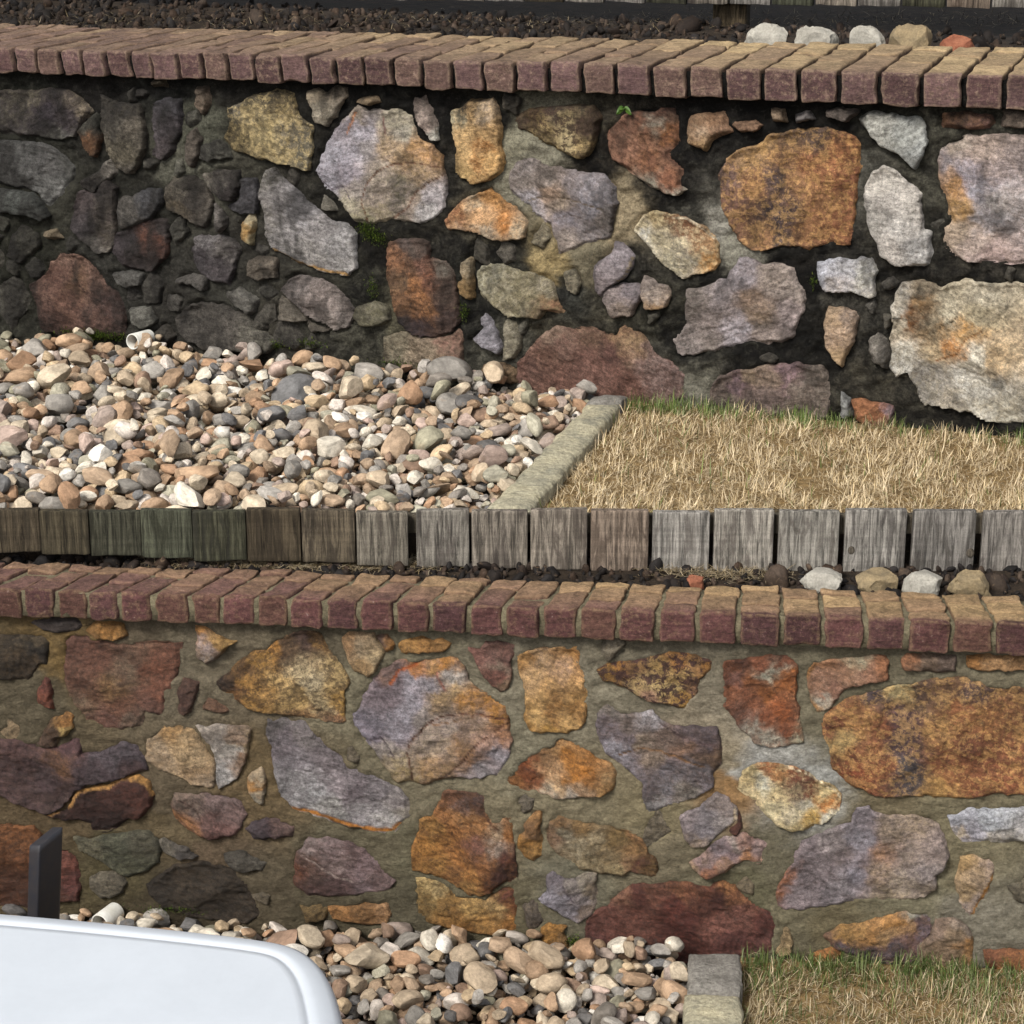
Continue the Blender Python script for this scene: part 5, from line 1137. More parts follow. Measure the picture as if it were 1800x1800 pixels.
low_fence = thing('board_fence', FL.pos(np.array(0.), LO_S), 'weathered grey upright board fence between the two walls', 'fence')
bot = lambda x: np.interp(x, [0, 45, 300, 435, 560, 730, 930, 1100, 1400, 1570, 1755, 1900], [967, 969, 979, 985, 986, 993, 998, 1003, 1006, 1013, 1014, 1016])
LB_COL = [('3b352b', '2b2721'), ('443c30', '2f2a22'), ('3e382c', '2c2820'), ('3a392f', '292820'), ('3d3e33', '2b2b22'), ('3b3a2e', '292822'), ('423a2e', '2e2820'), ('4f473b', '352f28'),
          ('6a645a', '46403a'), ('736e66', '4a4440'), ('6a635a', '3f3935'), ('726a60', '48413b'), ('6c6055', '463c34'), ('7d7973', '55504b'), ('7a756d', '504a45'), ('75716a', '4c4742'), ('77736d', '45413e'), ('6f6b66', '47433f'), ('736e68', '4a4541'), ('77726b', '4c4742')]
for i in range(len(BOARDS) - 1):
    a, b = BOARDS[i], BOARDS[i + 1]
    ga, gb = (8 if a == 725 else 2.5), (8 if b == 725 else 2.5)
    ua, z0 = FL.uz(np.array(a + ga), np.array(float(bot((a + b) / 2))))
    ub, _ = FL.uz(np.array(b - gb), np.array(900.))
    _, z1 = FL.uz(np.array((a + b) / 2.), np.array(894. + (i * 37 % 5)))
    nt = []
    if a == 1478:
        nt = [(float(FL.uz(np.array(1541.), np.array(1000.))[0]), .007, .013)]
    if a == 1596:
        nt = [(float(FL.uz(np.array(1646.), np.array(1000.))[0]), .008, .015)]
    bd = build_board(FL, float(ua), float(ub), float(z0), float(z1), 0.0, .018, *LB_COL[(i - 4) % len(LB_COL)], low_fence, 900 + i, nt)
    for kx, ky, ka in ((1495, 964, 1478), (1704, 969, 1596)):
        if a == ka:
            ku, kz = [float(v) for v in FL.uz(np.array(float(kx)), np.array(float(ky)))]
            bm = bmesh.new()
            bmesh.ops.create_uvsphere(bm, u_segments=16, v_segments=8, radius=1)
            for v in bm.verts:
                v.co = Vector((v.co.x * .0085, v.co.y * .0035, v.co.z * .0105))
            me = bpy.data.meshes.new('knot')
            bm.to_mesh(me)
            bm.free()
            me.attributes.new('ca', 'FLOAT_COLOR', 'POINT').data.foreach_set('color', list((*(lin('4a443c')), 1)) * len(me.vertices))
            me.attributes.new('cb', 'FLOAT_COLOR', 'POINT').data.foreach_set('color', list((*(lin('2c2723')), 1)) * len(me.vertices))
            k = obj('knot', me, M_WOOD, bd)
            k.matrix_parent_inverse = Matrix.Identity(4)
            k.location = Vector(FL.pos(np.array(ku), kz, .0105))
# rail behind the boards and the post between them
ua, ub = float(FL.uz(np.array(-465.), np.array(940.))[0]), float(FL.uz(np.array(2288.), np.array(940.))[0])
zr = float(FL.uz(np.array(900.), np.array(925.))[1])
build_board(FL, ua, ub, zr - .02, zr + .02, -.024, .022, '4a443a', '332e27', low_fence, 990, name='rail')
for px in (1368.,):
    u = float(FL.uz(np.array(px), np.array(1015.))[0])
    build_board(FL, u - .036, u + .036, LO_S - .05, zr + .02, -.046, .020, '443c2e', '2e2820', low_fence, 991, name='post')

up_fence = thing('board_fence', WU.pos(np.array(0.), UP_S, -(UP_D + .78)), 'tall weathered board fence behind the blackened upper wall', 'fence')
UFO = -(UP_D + .78)
uf0 = float(WU.uz(np.array(-650.), np.array(30.), UFO)[0])
zf = line_z(WU, (45, 30), (1755, 44))
for i in range(40):
    u = uf0 + i * .123
    z0 = float(WU.uz(np.array(900. + (u / 3.2) * 1700), np.array(-6. + 6 * u), UFO)[1])
    c = LB_COL[(i * 7) % len(LB_COL)]
    build_board(WU, u + .0025, u + .1205, z0, z0 + 1.25 + .02 * math.sin(i * 2.1), UFO, .018, c[0], c[1], up_fence, 1000 + i)
for zz in (.25, .95):
    build_board(WU, uf0, uf0 + 40 * .123, z0 + zz, z0 + zz + .08, UFO - .03, .03, '4a443a', '332e27', up_fence, 1040 + int(zz * 10), name='rail')
u = float(WU.uz(np.array(1275.), np.array(50.), UFO)[0])
build_board(WU, u - .05, u + .05, UP_S - .05, z0 + 1.1, UFO - .07, .05, '3a3226', '28231c', up_fence, 1060, name='post')

# ------------------------------------------------------------------ stone kerbs between gravel and lawn
def slab(name, outline, z0, z1, mat, parent, seed):
    P = resample(np.array(outline)[:, :2], 0.012)
    N3 = np.concatenate([P, np.full((len(P), 1), seed)], 1)
    P = P + np.stack([fbm(N3, 30, 3, .6, 1), fbm(N3, 30, 3, .6, 2)], 1) * 0.004
    lo, hi = P.min(0), P.max(0)
    g = .008
    nu, nv = [int((hi[k] - lo[k]) / g) + 3 for k in (0, 1)]
    X = np.stack(np.meshgrid(lo[0] - g + np.arange(nu) * g, lo[1] - g + np.arange(nv) * g, indexing='ij'), -1).reshape(-1, 2)
    d, near = sdf(X, P)
    Q = grid_faces(nu, nv)
    Q = Q[(d[Q] > 0).any(1)]
    X = np.where((d > 0)[:, None], X, near)
    d = np.maximum(d, 0)
    used, inv = np.unique(Q, return_inverse=True)
    Q = inv.reshape(Q.shape)
    X, d = X[used], d[used]
    X3 = np.concatenate([X, np.full((len(X), 1), seed)], 1)
    Z = z1 - .010 * np.exp(-d / .006) + fbm(X3, 12, 4, .55, 4) * .004
    Vt = np.concatenate([X, Z[:, None]], 1)
    E = np.concatenate([Q[:, [0, 1]], Q[:, [1, 2]], Q[:, [2, 3]], Q[:, [3, 0]]])
    _, idx, cnt = np.unique(np.sort(E, 1), axis=0, return_index=True, return_counts=True)
    B = E[idx[cnt == 1]]
    bv, binv = np.unique(B, return_inverse=True)
    binv = binv.reshape(B.shape)
    Vb = Vt[bv].copy()
    Vb[:, 2] = z0
    n0 = len(Vt)
    SK = np.stack([B[:, 1], B[:, 0], n0 + binv[:, 0], n0 + binv[:, 1]], 1)
    return obj(name, mesh_np(name, np.concatenate([Vt, Vb]), Q=np.concatenate([Q, SK])), mat, parent)


def lerp(a, b, t):
    return a + (b - a) * t


KU = [on_level(np.array(float(x)), np.array(float(y)), ZG + .012) for x, y in ((1045, 691), (1104, 691), (950, 872), (872, 872))]
kerb_u = thing('stone_kerb', KU[0], 'pale flagstone kerb between the pebbles and dry grass below the blackened wall', 'kerb')
dL, dR = KU[3] - KU[0], KU[2] - KU[1]
tE = (4.54 - KU[0][1]) / dL[1]
tF = (4.54 - KU[1][1]) / dR[1]
slab('slab', [lerp(KU[0], KU[3], .02), lerp(KU[1], KU[2], .02), lerp(KU[1], KU[2], .085), lerp(KU[0], KU[3], .10)], ZG - .04, ZG + .016, M_FLAG2, kerb_u, 3)
slab('slab', [lerp(KU[0], KU[3], .115), lerp(KU[1], KU[2], .10), KU[1] + dR * tF, KU[0] + dL * tE], ZG - .04, ZG + .012, M_FLAG, kerb_u, 5)
KL = [on_level(np.array(float(x)), np.array(float(y)), ZL + .03) for x, y in ((1212, 1672), (1303, 1674), (1304, 1800), (1202, 1800))]
kerb_l = thing('stone_kerb', KL[0], 'pale flagstone kerb between the pebbles and grass below the clean wall', 'kerb')
eL, eR = KL[3] - KL[0], KL[2] - KL[1]
slab('slab', [KL[0], KL[1], lerp(KL[1], KL[2], .55), lerp(KL[0], KL[3], .50)], ZL - .04, ZL + .032, M_FLAG2, kerb_l, 7)
slab('slab', [lerp(KL[0], KL[3], .53), lerp(KL[1], KL[2], .58), KL[1] + eR * 2.4, KL[0] + eL * 2.4], ZL - .04, ZL + .028, M_FLAG, kerb_l, 9)


def x_on(P, Q_, y):
    return P[0] + (Q_[0] - P[0]) * (y - P[1]) / (Q_[1] - P[1])


# ------------------------------------------------------------------ river pebbles
def ico(sub, seed):
    bm = bmesh.new()
    bmesh.ops.create_icosphere(bm, subdivisions=sub, radius=1)
    V = np.array([v.co[:] for v in bm.verts])
    T = np.array([[v.index for v in f.verts] for f in bm.faces])
    bm.free()
    r = np.random.default_rng(seed)
    # cut by a few planes so that some are angular, some round
    n = r.integers(4, 15)
    for _ in range(n):
        d = r.normal(size=3)
        d /= np.linalg.norm(d)
        h = r.uniform(.5, .88)
        s = V @ d
        V = V - np.maximum(s - h, 0)[:, None] * d * r.uniform(.9, 1.0)
    V = V + V * (fbm(V + seed, 2.4, 3, .5, seed)[:, None] * .05)
    return V, T


SHAPES = [(ico(3, 100 + k), ico(2, 100 + k)) for k in range(16)]
PEB = ['a08a6c', 'b5a284', '94785a', '8a6a4a', 'a5805a', 'c2b8a4', 'cfc9bd', '8c8780', '77746f', '565a60', '474b52', '7d7a62', '94907a', 'a88c7e', '8d7a70', 'b0946a', '9a6f48', '80604a', 'b8aca0', '6c6660']
PW = np.array([11, 11, 9, 7, 7, 6, 2.5, 7, 6, 5, 4, 4, 4, 4, 5, 6, 5, 4, 5, 5], float)
PW /= PW.sum()


def rot_euler(a, b, c):
    return np.array(Matrix.Rotation(c, 3, 'Z') @ Matrix.Rotation(b, 3, 'Y') @ Matrix.Rotation(a, 3, 'X'))


def gravel(name, x0, x1, y0, y1, inside, z0, count, seed, n_single, colgain):
    r = np.random.default_rng(seed)
    cell = .004
    nx, ny = int((x1 - x0) / cell), int((y1 - y0) / cell)
    Hm = np.zeros((nx, ny))
    items = []
    for k in range(count):
        best = None
        for _ in range(5):
            x, y = r.uniform(x0, x1), r.uniform(y0, y1)
            if not inside(x, y):
                continue
            h = Hm[min(int((x - x0) / cell), nx - 1), min(int((y - y0) / cell), ny - 1)]
            if best is None or h < best[2]:
                best = (x, y, h)
        if best is None or best[2] > .058:
            continue
        x, y, _h = best
        s = .0148 * math.exp(r.normal(0, .34))
        if r.uniform() < .22:
            s *= .5
        if k > count * .80:
            s *= 1.18
        a, b, c = s * r.uniform(1.05, 1.5), s * r.uniform(.8, 1.1), s * r.uniform(.5, .85)
        yaw = r.uniform(0, 6.28)
        i0, i1 = max(int((x - a - x0) / cell), 0), min(int((x + a - x0) / cell) + 1, nx)
        j0, j1 = max(int((y - a - y0) / cell), 0), min(int((y + a - y0) / cell) + 1, ny)
        gx = x0 + (np.arange(i0, i1) + .5) * cell - x
        gy = y0 + (np.arange(j0, j1) + .5) * cell - y
        X, Y = np.meshgrid(gx, gy, indexing='ij')
        e = ((X * math.cos(yaw) + Y * math.sin(yaw)) / a) ** 2 + ((-X * math.sin(yaw) + Y * math.cos(yaw)) / b) ** 2
        m = e < 1
        if m.sum() < 3:
            continue
        sub = Hm[i0:i1, j0:j1]
        hs = sub[m]
        zc = np.percentile(hs, 72) + c * .62
        tx = np.clip(np.polyfit(X[m], hs, 1)[0], -.7, .7)
        ty = np.clip(np.polyfit(Y[m], hs, 1)[0], -.7, .7)
        top = zc + c * np.sqrt(np.maximum(1 - e, 0)) * .9
        sub[m] = np.maximum(sub[m], top[m])
        items.append((x, y, zc, a, b, c, yaw, tx * .8 + r.normal(0, .12), ty * .8 + r.normal(0, .12), int(r.integers(16)), int(r.choice(len(PEB), p=PW)), r.uniform(.85, 1.15), (i0, i1, j0, j1, m)))
    bed = thing(name, ((x0 + x1) / 2, (y0 + y1) / 2, z0), None, None)
    bed['kind'] = 'structure'
    # which ones show largest
    score = []
    for it in items:
        x, y, zc, a, b, c = it[:6]
        px, py, zz = project([x, y, z0 + zc])
        i0, i1, j0, j1, m = it[12]
        seen = (Hm[i0:i1, j0:j1][m] <= zc + c * .95).mean()
        ok = -20 < px < 1820 and -20 < py < 1820
        score.append(a * (b + c) / zz ** 2 * seen * (1 if ok else 0.001))
    order = np.argsort(score)[::-1]
    single = set(order[:n_single].tolist())
    Vs, Ts, Cs, n0 = [], [], [], 0
    cache = {}
    for k, it in enumerate(items):
        x, y, zc, a, b, c, yaw, tx, ty, sh, ci, cg, _ = it
        R = np.array(Matrix.Rotation(-tx, 3, 'Y') @ Matrix.Rotation(ty, 3, 'X')) @ rot_euler(0, 0, yaw)
        col = lin(PEB[ci]) * cg
        col = (col * .70 + col.mean() * .30) * .86 + lin('94836a') * .14
        col = col * colgain
        if k in single:
            if sh not in cache:
                cache[sh] = mesh_np('pebble', SHAPES[sh][0][0] * .01, T=SHAPES[sh][0][1])
                cache[sh].set_sharp_from_angle(angle=.42)
            o = obj('pebble', cache[sh], M_PEB_O, bed)
            Mx = Matrix(R.tolist()).to_4x4() @ Matrix.Diagonal((a * 100, b * 100, c * 100, 1))
            o.matrix_parent_inverse = Matrix.Identity(4)
            o.matrix_basis = Matrix.Translation(Vector((x, y, z0 + zc)) - bed.location) @ Mx
            o.color = (*col, 1)
        else:
            Vv, Tt = SHAPES[sh][0] if score[k] > 0 and k > len(items) * .45 else SHAPES[sh][1]
            Q = (Vv * np.array([a, b, c])) @ R.T + np.array([x, y, z0 + zc])
            Vs.append(Q)
            Ts.append(Tt + n0)
            Cs.append(np.tile(col, (len(Q), 1)))
            n0 += len(Q)
    me = mesh_np('loose_pebbles', np.concatenate(Vs), T=np.concatenate(Ts), attrs={'ca': np.concatenate(Cs)})
    me.set_sharp_from_angle(angle=.42)
    o = obj('loose_pebbles', me, M_PEB_A, bed)
    o['kind'] = 'stuff'
    return bed


up_in = lambda x, y: y < WU.y_at(x, UP_M) - .004 and x < x_on(KU[0], KU[3], y) - .006
gravel('gravel_bed', -2.05, .42, 4.575, 6.15, up_in, ZG - .042, 6600, 11, 300, 1.02)
lo_in = lambda x, y: y < WL.y_at(x, LO_M) - .004 and x < x_on(KL[0], KL[3], y) - .006
gravel('gravel_bed', -1.45, .40, 3.35, 4.34, lo_in, ZL - .042, 4400, 12, 300, 0.95)


# ------------------------------------------------------------------ grass
def blades(name, P, L, az, lean, curl, width, cols, kind='stuff', base_n=None):
    """ribbons: base points P, length L, heading az, lean from upright, extra bend"""
    n = len(P)
    h = np.stack([np.cos(az), np.sin(az), np.zeros(n)], 1)
    side = np.stack([-np.sin(az), np.cos(az), np.zeros(n)], 1)
    up = np.array([0, 0, 1.0])
    pts, cur, ang = [P], P, lean
    for k in range(3):
        d = h * np.sin(ang)[:, None] + up * np.cos(ang)[:, None]
        cur = cur + d * (L / 3)[:, None]
        pts.append(cur)
        ang = ang + curl / 2
    W = [1.0, .9, .65, .12]
    V = np.stack([np.stack([p - side * (width * w)[:, None], p + side * (width * w)[:, None]], 1) for p, w in zip(pts, W)], 1)
    V = V.reshape(-1, 3)
    b = np.arange(n)[:, None] * 8
    Q = np.concatenate([b + np.array([[0, 1, 3, 2]]) + 2 * k for k in range(3)])
    C = np.repeat(cols, 8, 0)
    o = obj(name, mesh_np(name, V, Q=Q, attrs={'ca': C}), M_BLADE)
    return o


def sheet(name, outline, z, mat):
    me = bpy.data.meshes.new(name)
    me.from_pydata([(p[0], p[1], z) for p in outline], [], [tuple(range(len(outline)))])
    return tag(obj(name, me, mat), kind='structure')


STRAW = [lin(h) for h in ('b3a282', 'a89674', 'c4b598', '948262', '7d6c50', 'bcab8e', 'ab9c82')]
GREEN = [lin(h) for h in ('4c5c2c', '5c6a38', '6a7444', '3d4f26', '77805a')]


def lawn(name, x0, x1, y0, y1, inside, z, n, greenness, gain, seed, label):
    r = np.random.default_rng(seed)
    X = np.stack([r.uniform(x0, x1, n), r.uniform(y0, y1, n)], 1)
    X = X[inside(X[:, 0], X[:, 1])]
    n = len(X)
    N3 = np.concatenate([X, np.zeros((n, 1))], 1)
    tuft = fbm(N3, 22, 3, .6, 3)
    kp = r.uniform(0, 1, n) < np.clip(.9 + tuft * .55, .25, 1)
    X, N3, tuft = X[kp], N3[kp], tuft[kp]
    n = len(X)
    P = np.concatenate([X, np.full((n, 1), z)], 1)
    g = r.uniform(0, 1, n) < greenness(X[:, 0], X[:, 1])
    L = r.uniform(.020, .046, n) * (1 + .35 * tuft)
    L = np.where(g, L * 1.05, L)
    lean = np.where(g, np.abs(r.normal(.25, .4, n)), r.normal(1.22, .40, n))
    curl = r.normal(.25, .9, n)
    cols = np.array(STRAW)[r.integers(0, len(STRAW), n)]
    gc = np.array(GREEN)[r.integers(0, len(GREEN), n)]
    cols = np.where(g[:, None], gc, cols) * gain * (r.uniform(.72, 1.2, n) * (1 + .22 * tuft))[:, None]
    o = blades(name, P, L, fbm(N3, 16, 2, .5, 8) * 4.5 + r.normal(0, 1.1, n), np.clip(lean, 0, 1.75), curl, r.uniform(.0006, .0013, n), cols)
    tag(o, label, 'grass', kind='stuff')
    return o


tE2 = 4.575
upl = [(KU[1] + dR * ((4.57 - KU[1][1]) / dR[1])), KU[1] + dR * -.1]
sheet('lawn', [(upl[0][0] - .02, 4.57), (2.3, 4.57), (2.3, WU.y_at(2.3, -.05)), (KU[1][0] - .02, WU.y_at(KU[1][0], -.05))], ZG - .022, M_THATCH)
kw = np.array([[-.2, .75, .95], [-.2, .75, .95]])


def green_u(x, y):
    dist = WU.y_at(x, UP_OFF) - y
    px = 900 + x / 5.2 * F
    patch = np.interp(px, [1080, 1120, 1200, 1260, 1330, 1500, 1560, 1640, 1800], [.9, .95, .9, .45, .5, .85, .35, .25, .3])
    patch = patch * np.clip(.8 + .9 * fbm(np.stack([x, y, 0 * x], 1), 14, 3, .6, 19), .1, 1.4)
    return np.clip((1 - smooth(dist, .015, .105)) * patch + .015, 0, .95)


lawn('grass', .0, 2.3, 4.575, 5.6, lambda x, y: (x > x_on(KU[1], KU[2], y) + .002) & (y < WU.y_at(x, UP_M) - .004), ZG - .024, 84000, green_u, 1.2, 21,
     'dry straw coloured grass, green along the foot of the blackened wall')
sheet('lawn', [(KL[1][0] - .02, 3.3), (1.6, 3.3), (1.6, WL.y_at(1.6, -.03)), (KL[1][0] - .02, WL.y_at(KL[1][0], -.03))], ZL - .022, M_THATCH)
lawn('grass', .3, 1.6, 3.3, 4.3, lambda x, y: (x > x_on(KL[1], KL[2], y) + .002) & (y < WL.y_at(x, LO_M) - .004), ZL - .024, 56000,
     lambda x, y: np.clip((1 - smooth(WL.y_at(x, LO_OFF) - y, .01, .16)) * .6 +   .12, 0, .9), .95, 22, 'short grass turning green at the foot of the clean wall')

# dry clippings and moss
def scatter(name, label, cat, px, py, z, n, spread, colset, Lr, seed, lean0, gain=1.0, width=.0008):
    r = np.random.default_rng(seed)
    P = []
    for x, y in zip(px, py):
        p = on_level(np.array(float(x)), np.array(float(y)), z)
        P.append(p + np.stack([r.normal(0, spread[0], n), r.normal(0, spread[1], n), np.abs(r.normal(0, .004, n))], 1))
    P = np.concatenate(P)
    m = len(P)
    cols = np.array(colset)[r.integers(0, len(colset), m)] * gain * r.uniform(.6, 1.2, m)[:, None]
    o = blades(name, P, r.uniform(Lr[0], Lr[1], m), r.uniform(0, 6.28, m), np.clip(r.normal(lean0, .25, m), 0, 1.7), r.normal(.2, .4, m), np.full(m, width), cols)
    return tag(o, label, cat, kind='stuff')


scatter('dry_clippings', 'dry straw clippings lying under the board fence behind the clean wall', 'straw',
        np.linspace(300, 760, 24).tolist() + [1190, 1230, 1300, 1340], [988 + k * .3 for k in range(24)] + [1006, 1010, 1012, 1013], LO_S + .004, 170, (.035, .016), STRAW, (.012, .03), 31, 1.45, .7)
scatter('leaf_litter', 'dry litter on the earth behind the blackened wall', 'litter', np.linspace(-20, 1800, 60).tolist() * 2, [30 + (k * 7 % 11) * 1.6 for k in range(120)], UP_S + .004, 30, (.03, .10), STRAW[:3] + [lin('2a2018')] * 9, (.015, .04), 32, 1.45, .6)


def mulch(name, label, n, x0, x1, ylo, yhi, z, seed):
    r = np.random.default_rng(seed)
    Vs, Ts, Cs, n0 = [], [], [], 0
    pal = [lin(h) for h in ('120f0e', '1b1613', '241c17', '171311', '30251d', '1f1c1b', '3a3028')]
    for k in range(n):
        x = r.uniform(x0, x1)
        y = r.uniform(ylo(x), yhi(x))
        Vv, Tt = SHAPES[int(r.integers(16))][1]
        s = .008 * math.exp(r.normal(0, .45))
        R = rot_euler(r.uniform(0, 6), r.uniform(0, 6), r.uniform(0, 6))
        Vs.append((Vv * s * np.array([1.3, .9, .6])) @ R.T + np.array([x, y, z + s * .3]))
        Ts.append(Tt + n0)
        Cs.append(np.tile(pal[int(r.integers(len(pal)))] * r.uniform(.7, 1.3), (len(Vv), 1)))
        n0 += len(Vv)
    return tag(obj(name, mesh_np(name, np.concatenate(Vs), T=np.concatenate(Ts), attrs={'ca': np.concatenate(Cs)}), M_PEB_A), label, 'mulch', kind='stuff')


mulch('mulch', 'dark bark and grit on the earth between the clean wall and board fence', 1500, -1.2, 1.2, lambda x: WL.y_at(x, -LO_D), lambda x: 4.55, LO_S, 61)
mulch('mulch', 'dark bark and grit on the earth behind the blackened wall', 3800, -2.0, 1.7, lambda x: WU.y_at(x, -UP_D), lambda x: WU.y_at(x, -UP_D - .85), UP_S, 62)


def wall_moss(name, label, W, off, spots, seed, cols, Lr=(.003, .009)):
    r = np.random.default_rng(seed)
    P = []
    for px, py, sx, sy, n in spots:
        u, z = W.uz(np.array(float(px)), np.array(float(py)), off)
        P.append(W.pos(u + r.normal(0, sx, n), z + r.normal(0, sy, n), off + r.uniform(-.004, .006, n)))
    P = np.concatenate(P)
    m = len(P)
    c = np.array(cols)[r.integers(0, len(cols), m)] * r.uniform(.5, 1.2, m)[:, None]
    o = blades(name, P, r.uniform(*Lr, m), r.uniform(3.4, 6.0, m), r.uniform(.3, 1.5, m), r.normal(0, .5, m), np.full(m, .0012), c)
    return tag(o, label, 'moss', kind='stuff')


MOSSC = [lin(h) for h in ('4a6022', '5c7028', '3a4c1a', '6d7a34', '2c3814')]
wall_moss('moss', 'dark green moss in the joints of the blackened wall', WU, UP_M + .014,
          [(645, 405, .014, .010, 420), (665, 420, .012, .010, 220), (655, 505, .008, .016, 160), (815, 550, .006, .012, 170), (150, 588, .038, .007, 700), (190, 590, .03, .006, 300), (470, 605, .03, .006, 260), (545, 604, .02, .005, 200), (700, 640, .03, .006, 260), (1430, 495, .004, .008, 80)], 41, MOSSC)
wall_moss('moss', 'thin green moss at the foot of the clean wall', WL, LO_M + .012, [(1010, 1655, .010, .008, 200), (1170, 1692, .012, .006, 160), (300, 1600, .04, .005, 180)], 42, MOSSC)

# ------------------------------------------------------------------ small things
def tube(name, c, axis, r1, r0, length, mat, label, cat):
    axis = Vector(axis).normalized()
    R = axis.to_track_quat('Z', 'Y').to_matrix()
    n = 28
    prof = [(r1, -length), (r1, -.0015), (r1 - .0012, 0), (r0 + .0008, 0), (r0, -.0015), (r0, -length)]
    V, Q = [], []
    for rr, h in prof:
        for k in range(n):
            a = 2 * math.pi * k / n
            V.append(Vector(c) + R @ Vector((rr * math.cos(a), rr * math.sin(a), h)))
    for j in range(len(prof) - 1):
        for k in range(n):
            Q.append((j * n + k, (j + 1) * n + k, (j + 1) * n + (k + 1) % n, j * n + (k + 1) % n))
    return tag(obj(name, mesh_np(name, np.array([v[:] for v in V]), Q=[q[::-1] for q in Q]), mat), label, cat)


u, z = WU.uz(np.array(234.), np.array(600.), 0.03)
tube('drain_pipe', WU.pos(u, z, .035), (-.50, -.86, .06), .0215, .0180, .07, M_PVC, 'white plastic drain pipe end in the pebbles under the blackened wall', 'pipe')
u, z = WL.uz(np.array(176.), np.array(1622.), 0.03)
tube('drain_pipe', WL.pos(u, z, .035), (-.42, -.90, .02), .0215, .0180, .06, M_PVC, 'white plastic drain pipe end behind the white plastic lid', 'pipe')


def rock(px0, px1, py0, py1, z, mat, label, group, seed, W, off):
    """boulder standing on level z, as wide and high as it shows"""
    u0, zt = W.uz(np.array(float(px0)), np.array(float(py0)), off)
    u1, zb_ = W.uz(np.array(float(px1)), np.array(float(py1)), off)
    zb_ = min(float(zb_), z)
    hw, hh = (float(u1) - float(u0)) / 2, (float(zt) - zb_) / 2
    V, T = ico(4, seed)
    V = V / np.abs(V).max(0)
    V = np.sign(V) * np.abs(V) ** .62
    V = V + fbm(V + seed, 1.8, 4, .6, seed)[:, None] * V * .12
    rr_ = np.random.default_rng(seed)
    for _ in range(9):
        dd = rr_.normal(size=3)
        dd /= np.linalg.norm(dd)
        V = V - np.maximum(V @ dd - rr_.uniform(.88, 1.15), 0)[:, None] * dd
    V = V / np.abs(V).max(0)
    P = W.pos((float(u0) + float(u1)) / 2 + V[:, 0] * hw, zb_ + hh + V[:, 2] * hh, off - hw * .7 + V[:, 1] * hw * .7)
    rm = mesh_np('rock', P, T=T)
    rm.set_sharp_from_angle(angle=.5)
    return tag(obj('rock', rm, mat), label, 'rock', group)


G1, G2 = 'rocks behind the blackened wall', 'rocks behind the clean wall'
UO, LOO = -(UP_D + .10), -(LO_D + .05)
for k, (a, b, c, d, m, lab) in enumerate([
        (1304, 1384, 42, 72, M_ROCK_W, 'white rock beside the dark post behind the blackened wall'),
        (1390, 1474, 43, 74, M_ROCK_W, 'glossy white middle rock of three behind the blackened wall'),
        (1484, 1552, 44, 76, M_ROCK_W, 'white rock next to the tan rock behind the blackened wall'),
        (1558, 1640, 40, 76, M_ROCK_T, 'tan rock behind the blackened wall, right of the white rocks'),
        (1648, 1715, 58, 80, M_ROCK_R, 'red brick fragment on the earth behind the blackened wall')]):
    rock(a, b, c, d, UP_S - .01, m, lab, G1, 50 + k, WU, UO)
for k, (a, b, c, d, m, lab) in enumerate([
        (1407, 1492, 1009, 1042, M_ROCK_W, 'pale square rock behind the clean wall beside the fence post'),
        (1506, 1588, 1010, 1030, M_ROCK_T, 'flat grey rock wedged under the fence behind the clean wall'),
        (1588, 1660, 1012, 1050, M_ROCK_W, 'white rock under the notched fence board behind the clean wall'),
        (1668, 1752, 1012, 1052, M_ROCK_T, 'tan rock under the fence at the right end of the clean wall'),
        (1205, 1242, 1016, 1034, M_ROCK_R, 'small red stone behind the clean wall under the fence')]):
    rock(a, b, c, d, LO_S - .01, m, lab, G2, 70 + k, WL, LOO)

# weed rooted under the upper coping
u, z = WU.uz(np.array(1098.), np.array(194.), UP_M + .02)
bm = bmesh.new()
for k, (a, L, w) in enumerate(((-.9, .022, .009), (-.2, .026, .010), (.6, .021, .009), (1.6, .018, .008), (-1.8, .018, .008))):
    rowv = []
    for t in (0, .25, .5, .75, 1):
        ww = w * math.sin(math.pi * (t * .86 + .07)) + .0004
        c = Vector((math.sin(a) * L * t, -.010 * t, math.cos(a) * L * t * .55 - .012 * t * t + .002 * k))
        s = Vector((math.cos(a), 0, -math.sin(a))) * ww
        rowv.append((bm.verts.new(c - s), bm.verts.new(c + Vector((0, -.002, .001))), bm.verts.new(c + s)))
    for p, q in zip(rowv[:-1], rowv[1:]):
        bm.faces.new((p[0], p[1], q[1], q[0]))
        bm.faces.new((p[1], p[2], q[2], q[1]))
me = bpy.data.meshes.new('weed')
bm.to_mesh(me)
bm.free()
wd = tag(obj('weed', me, M_LEAF), 'tiny bright green weed under the brick coping of the blackened wall', 'weed')
wd.location = Vector(WU.pos(u, z, UP_M + .028))

# dry stalk on the wall under the upper coping
# white moulded lid of a storage box in the near left corner
ZT = ZL + .40
out_px = [(-330, 1577), (-150, 1583), (-40, 1592), (45, 1599), (170, 1610), (300, 1623), (400, 1634), (470, 1643), (510, 1651), (540, 1664), (563, 1684), (580, 1708), (591, 1735), (599, 1765), (606, 1800), (640, 2000), (665, 2200), (-330, 2200)]
OL = np.array([on_level(np.array(float(x)), np.array(float(y)), ZT) for x, y in out_px])[:, :2]
OL = resample(OL, .02)
for _ in range(2):
    OL = OL * .5 + (np.roll(OL, 1, 0) + np.roll(OL, -1, 0)) * .25


def inset(P, d):
    t = np.roll(P, -1, 0) - np.roll(P, 1, 0)
    t /= np.linalg.norm(t, axis=1, keepdims=True)
    nrm = np.stack([-t[:, 1], t[:, 0]], 1)
    area = .5 * np.sum(P[:, 0] * np.roll(P[:, 1], -1) - np.roll(P[:, 0], -1) * P[:, 1])
    return P + nrm * d * (1 if area > 0 else -1)


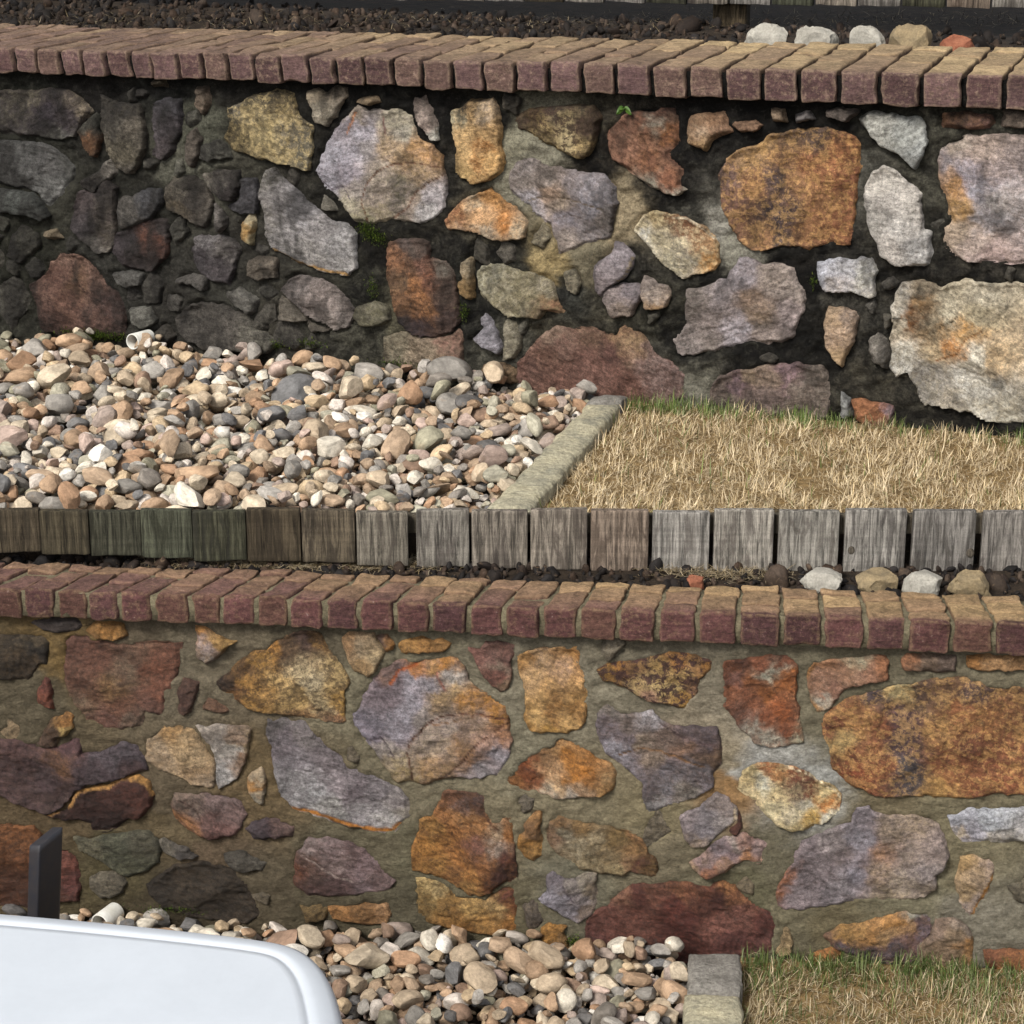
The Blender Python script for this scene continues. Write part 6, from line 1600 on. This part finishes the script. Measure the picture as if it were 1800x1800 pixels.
box = thing('storage_box', (float(OL[:, 0].mean()), float(OL[:, 1].mean()), ZL - .04), 'white moulded plastic box with rounded lid corner in front of the clean wall', 'storage box')
loops = [(.012, -.075), (-.001, -.072), (-.002, -.045), (0, -.022), (.006, -.010), (.018, -.003), (.038, 0), (.0525, .0012), (.055, -.0015), (.060, -.0015), (.0625, .0012), (.075, .0016)]
n = len(OL)
V = np.concatenate([np.concatenate([inset(OL, d), np.full((n, 1), ZT + h)], 1) for d, h in loops])
Q = [(j * n + k, j * n + (k + 1) % n, (j + 1) * n + (k + 1) % n, (j + 1) * n + k) for j in range(len(loops) - 1) for k in range(n)]
area = .5 * np.sum(OL[:, 0] * np.roll(OL[:, 1], -1) - np.roll(OL[:, 0], -1) * OL[:, 1])
last = [int(k) + (len(loops) - 1) * n for k in range(n)]
if area < 0:
    Q = [q[::-1] for q in Q]
    last = last[::-1]
bm = bmesh.new()
bv = [bm.verts.new(tuple(map(float, v))) for v in V]
for q in Q:
    bm.faces.new([bv[k] for k in q])
rim = [bv[k] for k in last]
bm.edges.ensure_lookup_table()
bmesh.ops.triangle_fill(bm, use_beauty=True, use_dissolve=False, edges=[e for e in bm.edges if e.is_boundary and e.verts[0] in set(rim) and e.verts[1] in set(rim)], normal=(0, 0, 1))
bmesh.ops.recalc_face_normals(bm, faces=bm.faces)
for f in bm.faces:
    f.smooth = True
me = bpy.data.meshes.new('lid')
bm.to_mesh(me)
bm.free()
obj('lid', me, M_LID, box)
I2 = inset(OL, .05)
V = np.concatenate([np.concatenate([I2, np.full((n, 1), h)], 1) for h in (ZL - .04, ZT - .02)])
Q = [(k, (k + 1) % n, n + (k + 1) % n, n + k) for k in range(n)]
if area < 0:
    Q = [q[::-1] for q in Q]
obj('box_body', mesh_np('box_body', V, Q=Q), M_LID, box)

# dark post behind the box
PP = Plane(3.80, 0.0)
pu, pz = PP.uz(np.array([77., 81.]), np.array([1600., 1470.]))
k = (pu[1] - pu[0]) / (pz[1] - pz[0])
P = rounded((.014, .030, .5), .003)
ca_, sa_ = math.cos(.62), math.sin(.62)
zt_, zb_ = float(pz[1]), ZL - .05
Z = zb_ + (P[:, 2] + .5) * (zt_ - zb_) + np.where(P[:, 2] > .4, (P[:, 0] * .3 + P[:, 1] * .25), 0)
X = float(pu[1]) + (Z - zt_) * float(k) + P[:, 0] * ca_ + P[:, 1] * sa_
Y = 3.80 - P[:, 0] * sa_ + P[:, 1] * ca_
po = obj('post', mesh_np('post', np.stack([X, Y, Z], 1), Q=UB_Q[:, ::-1]), M_POST)
tag(po, 'dark metal post leaning behind the white plastic box', 'post')
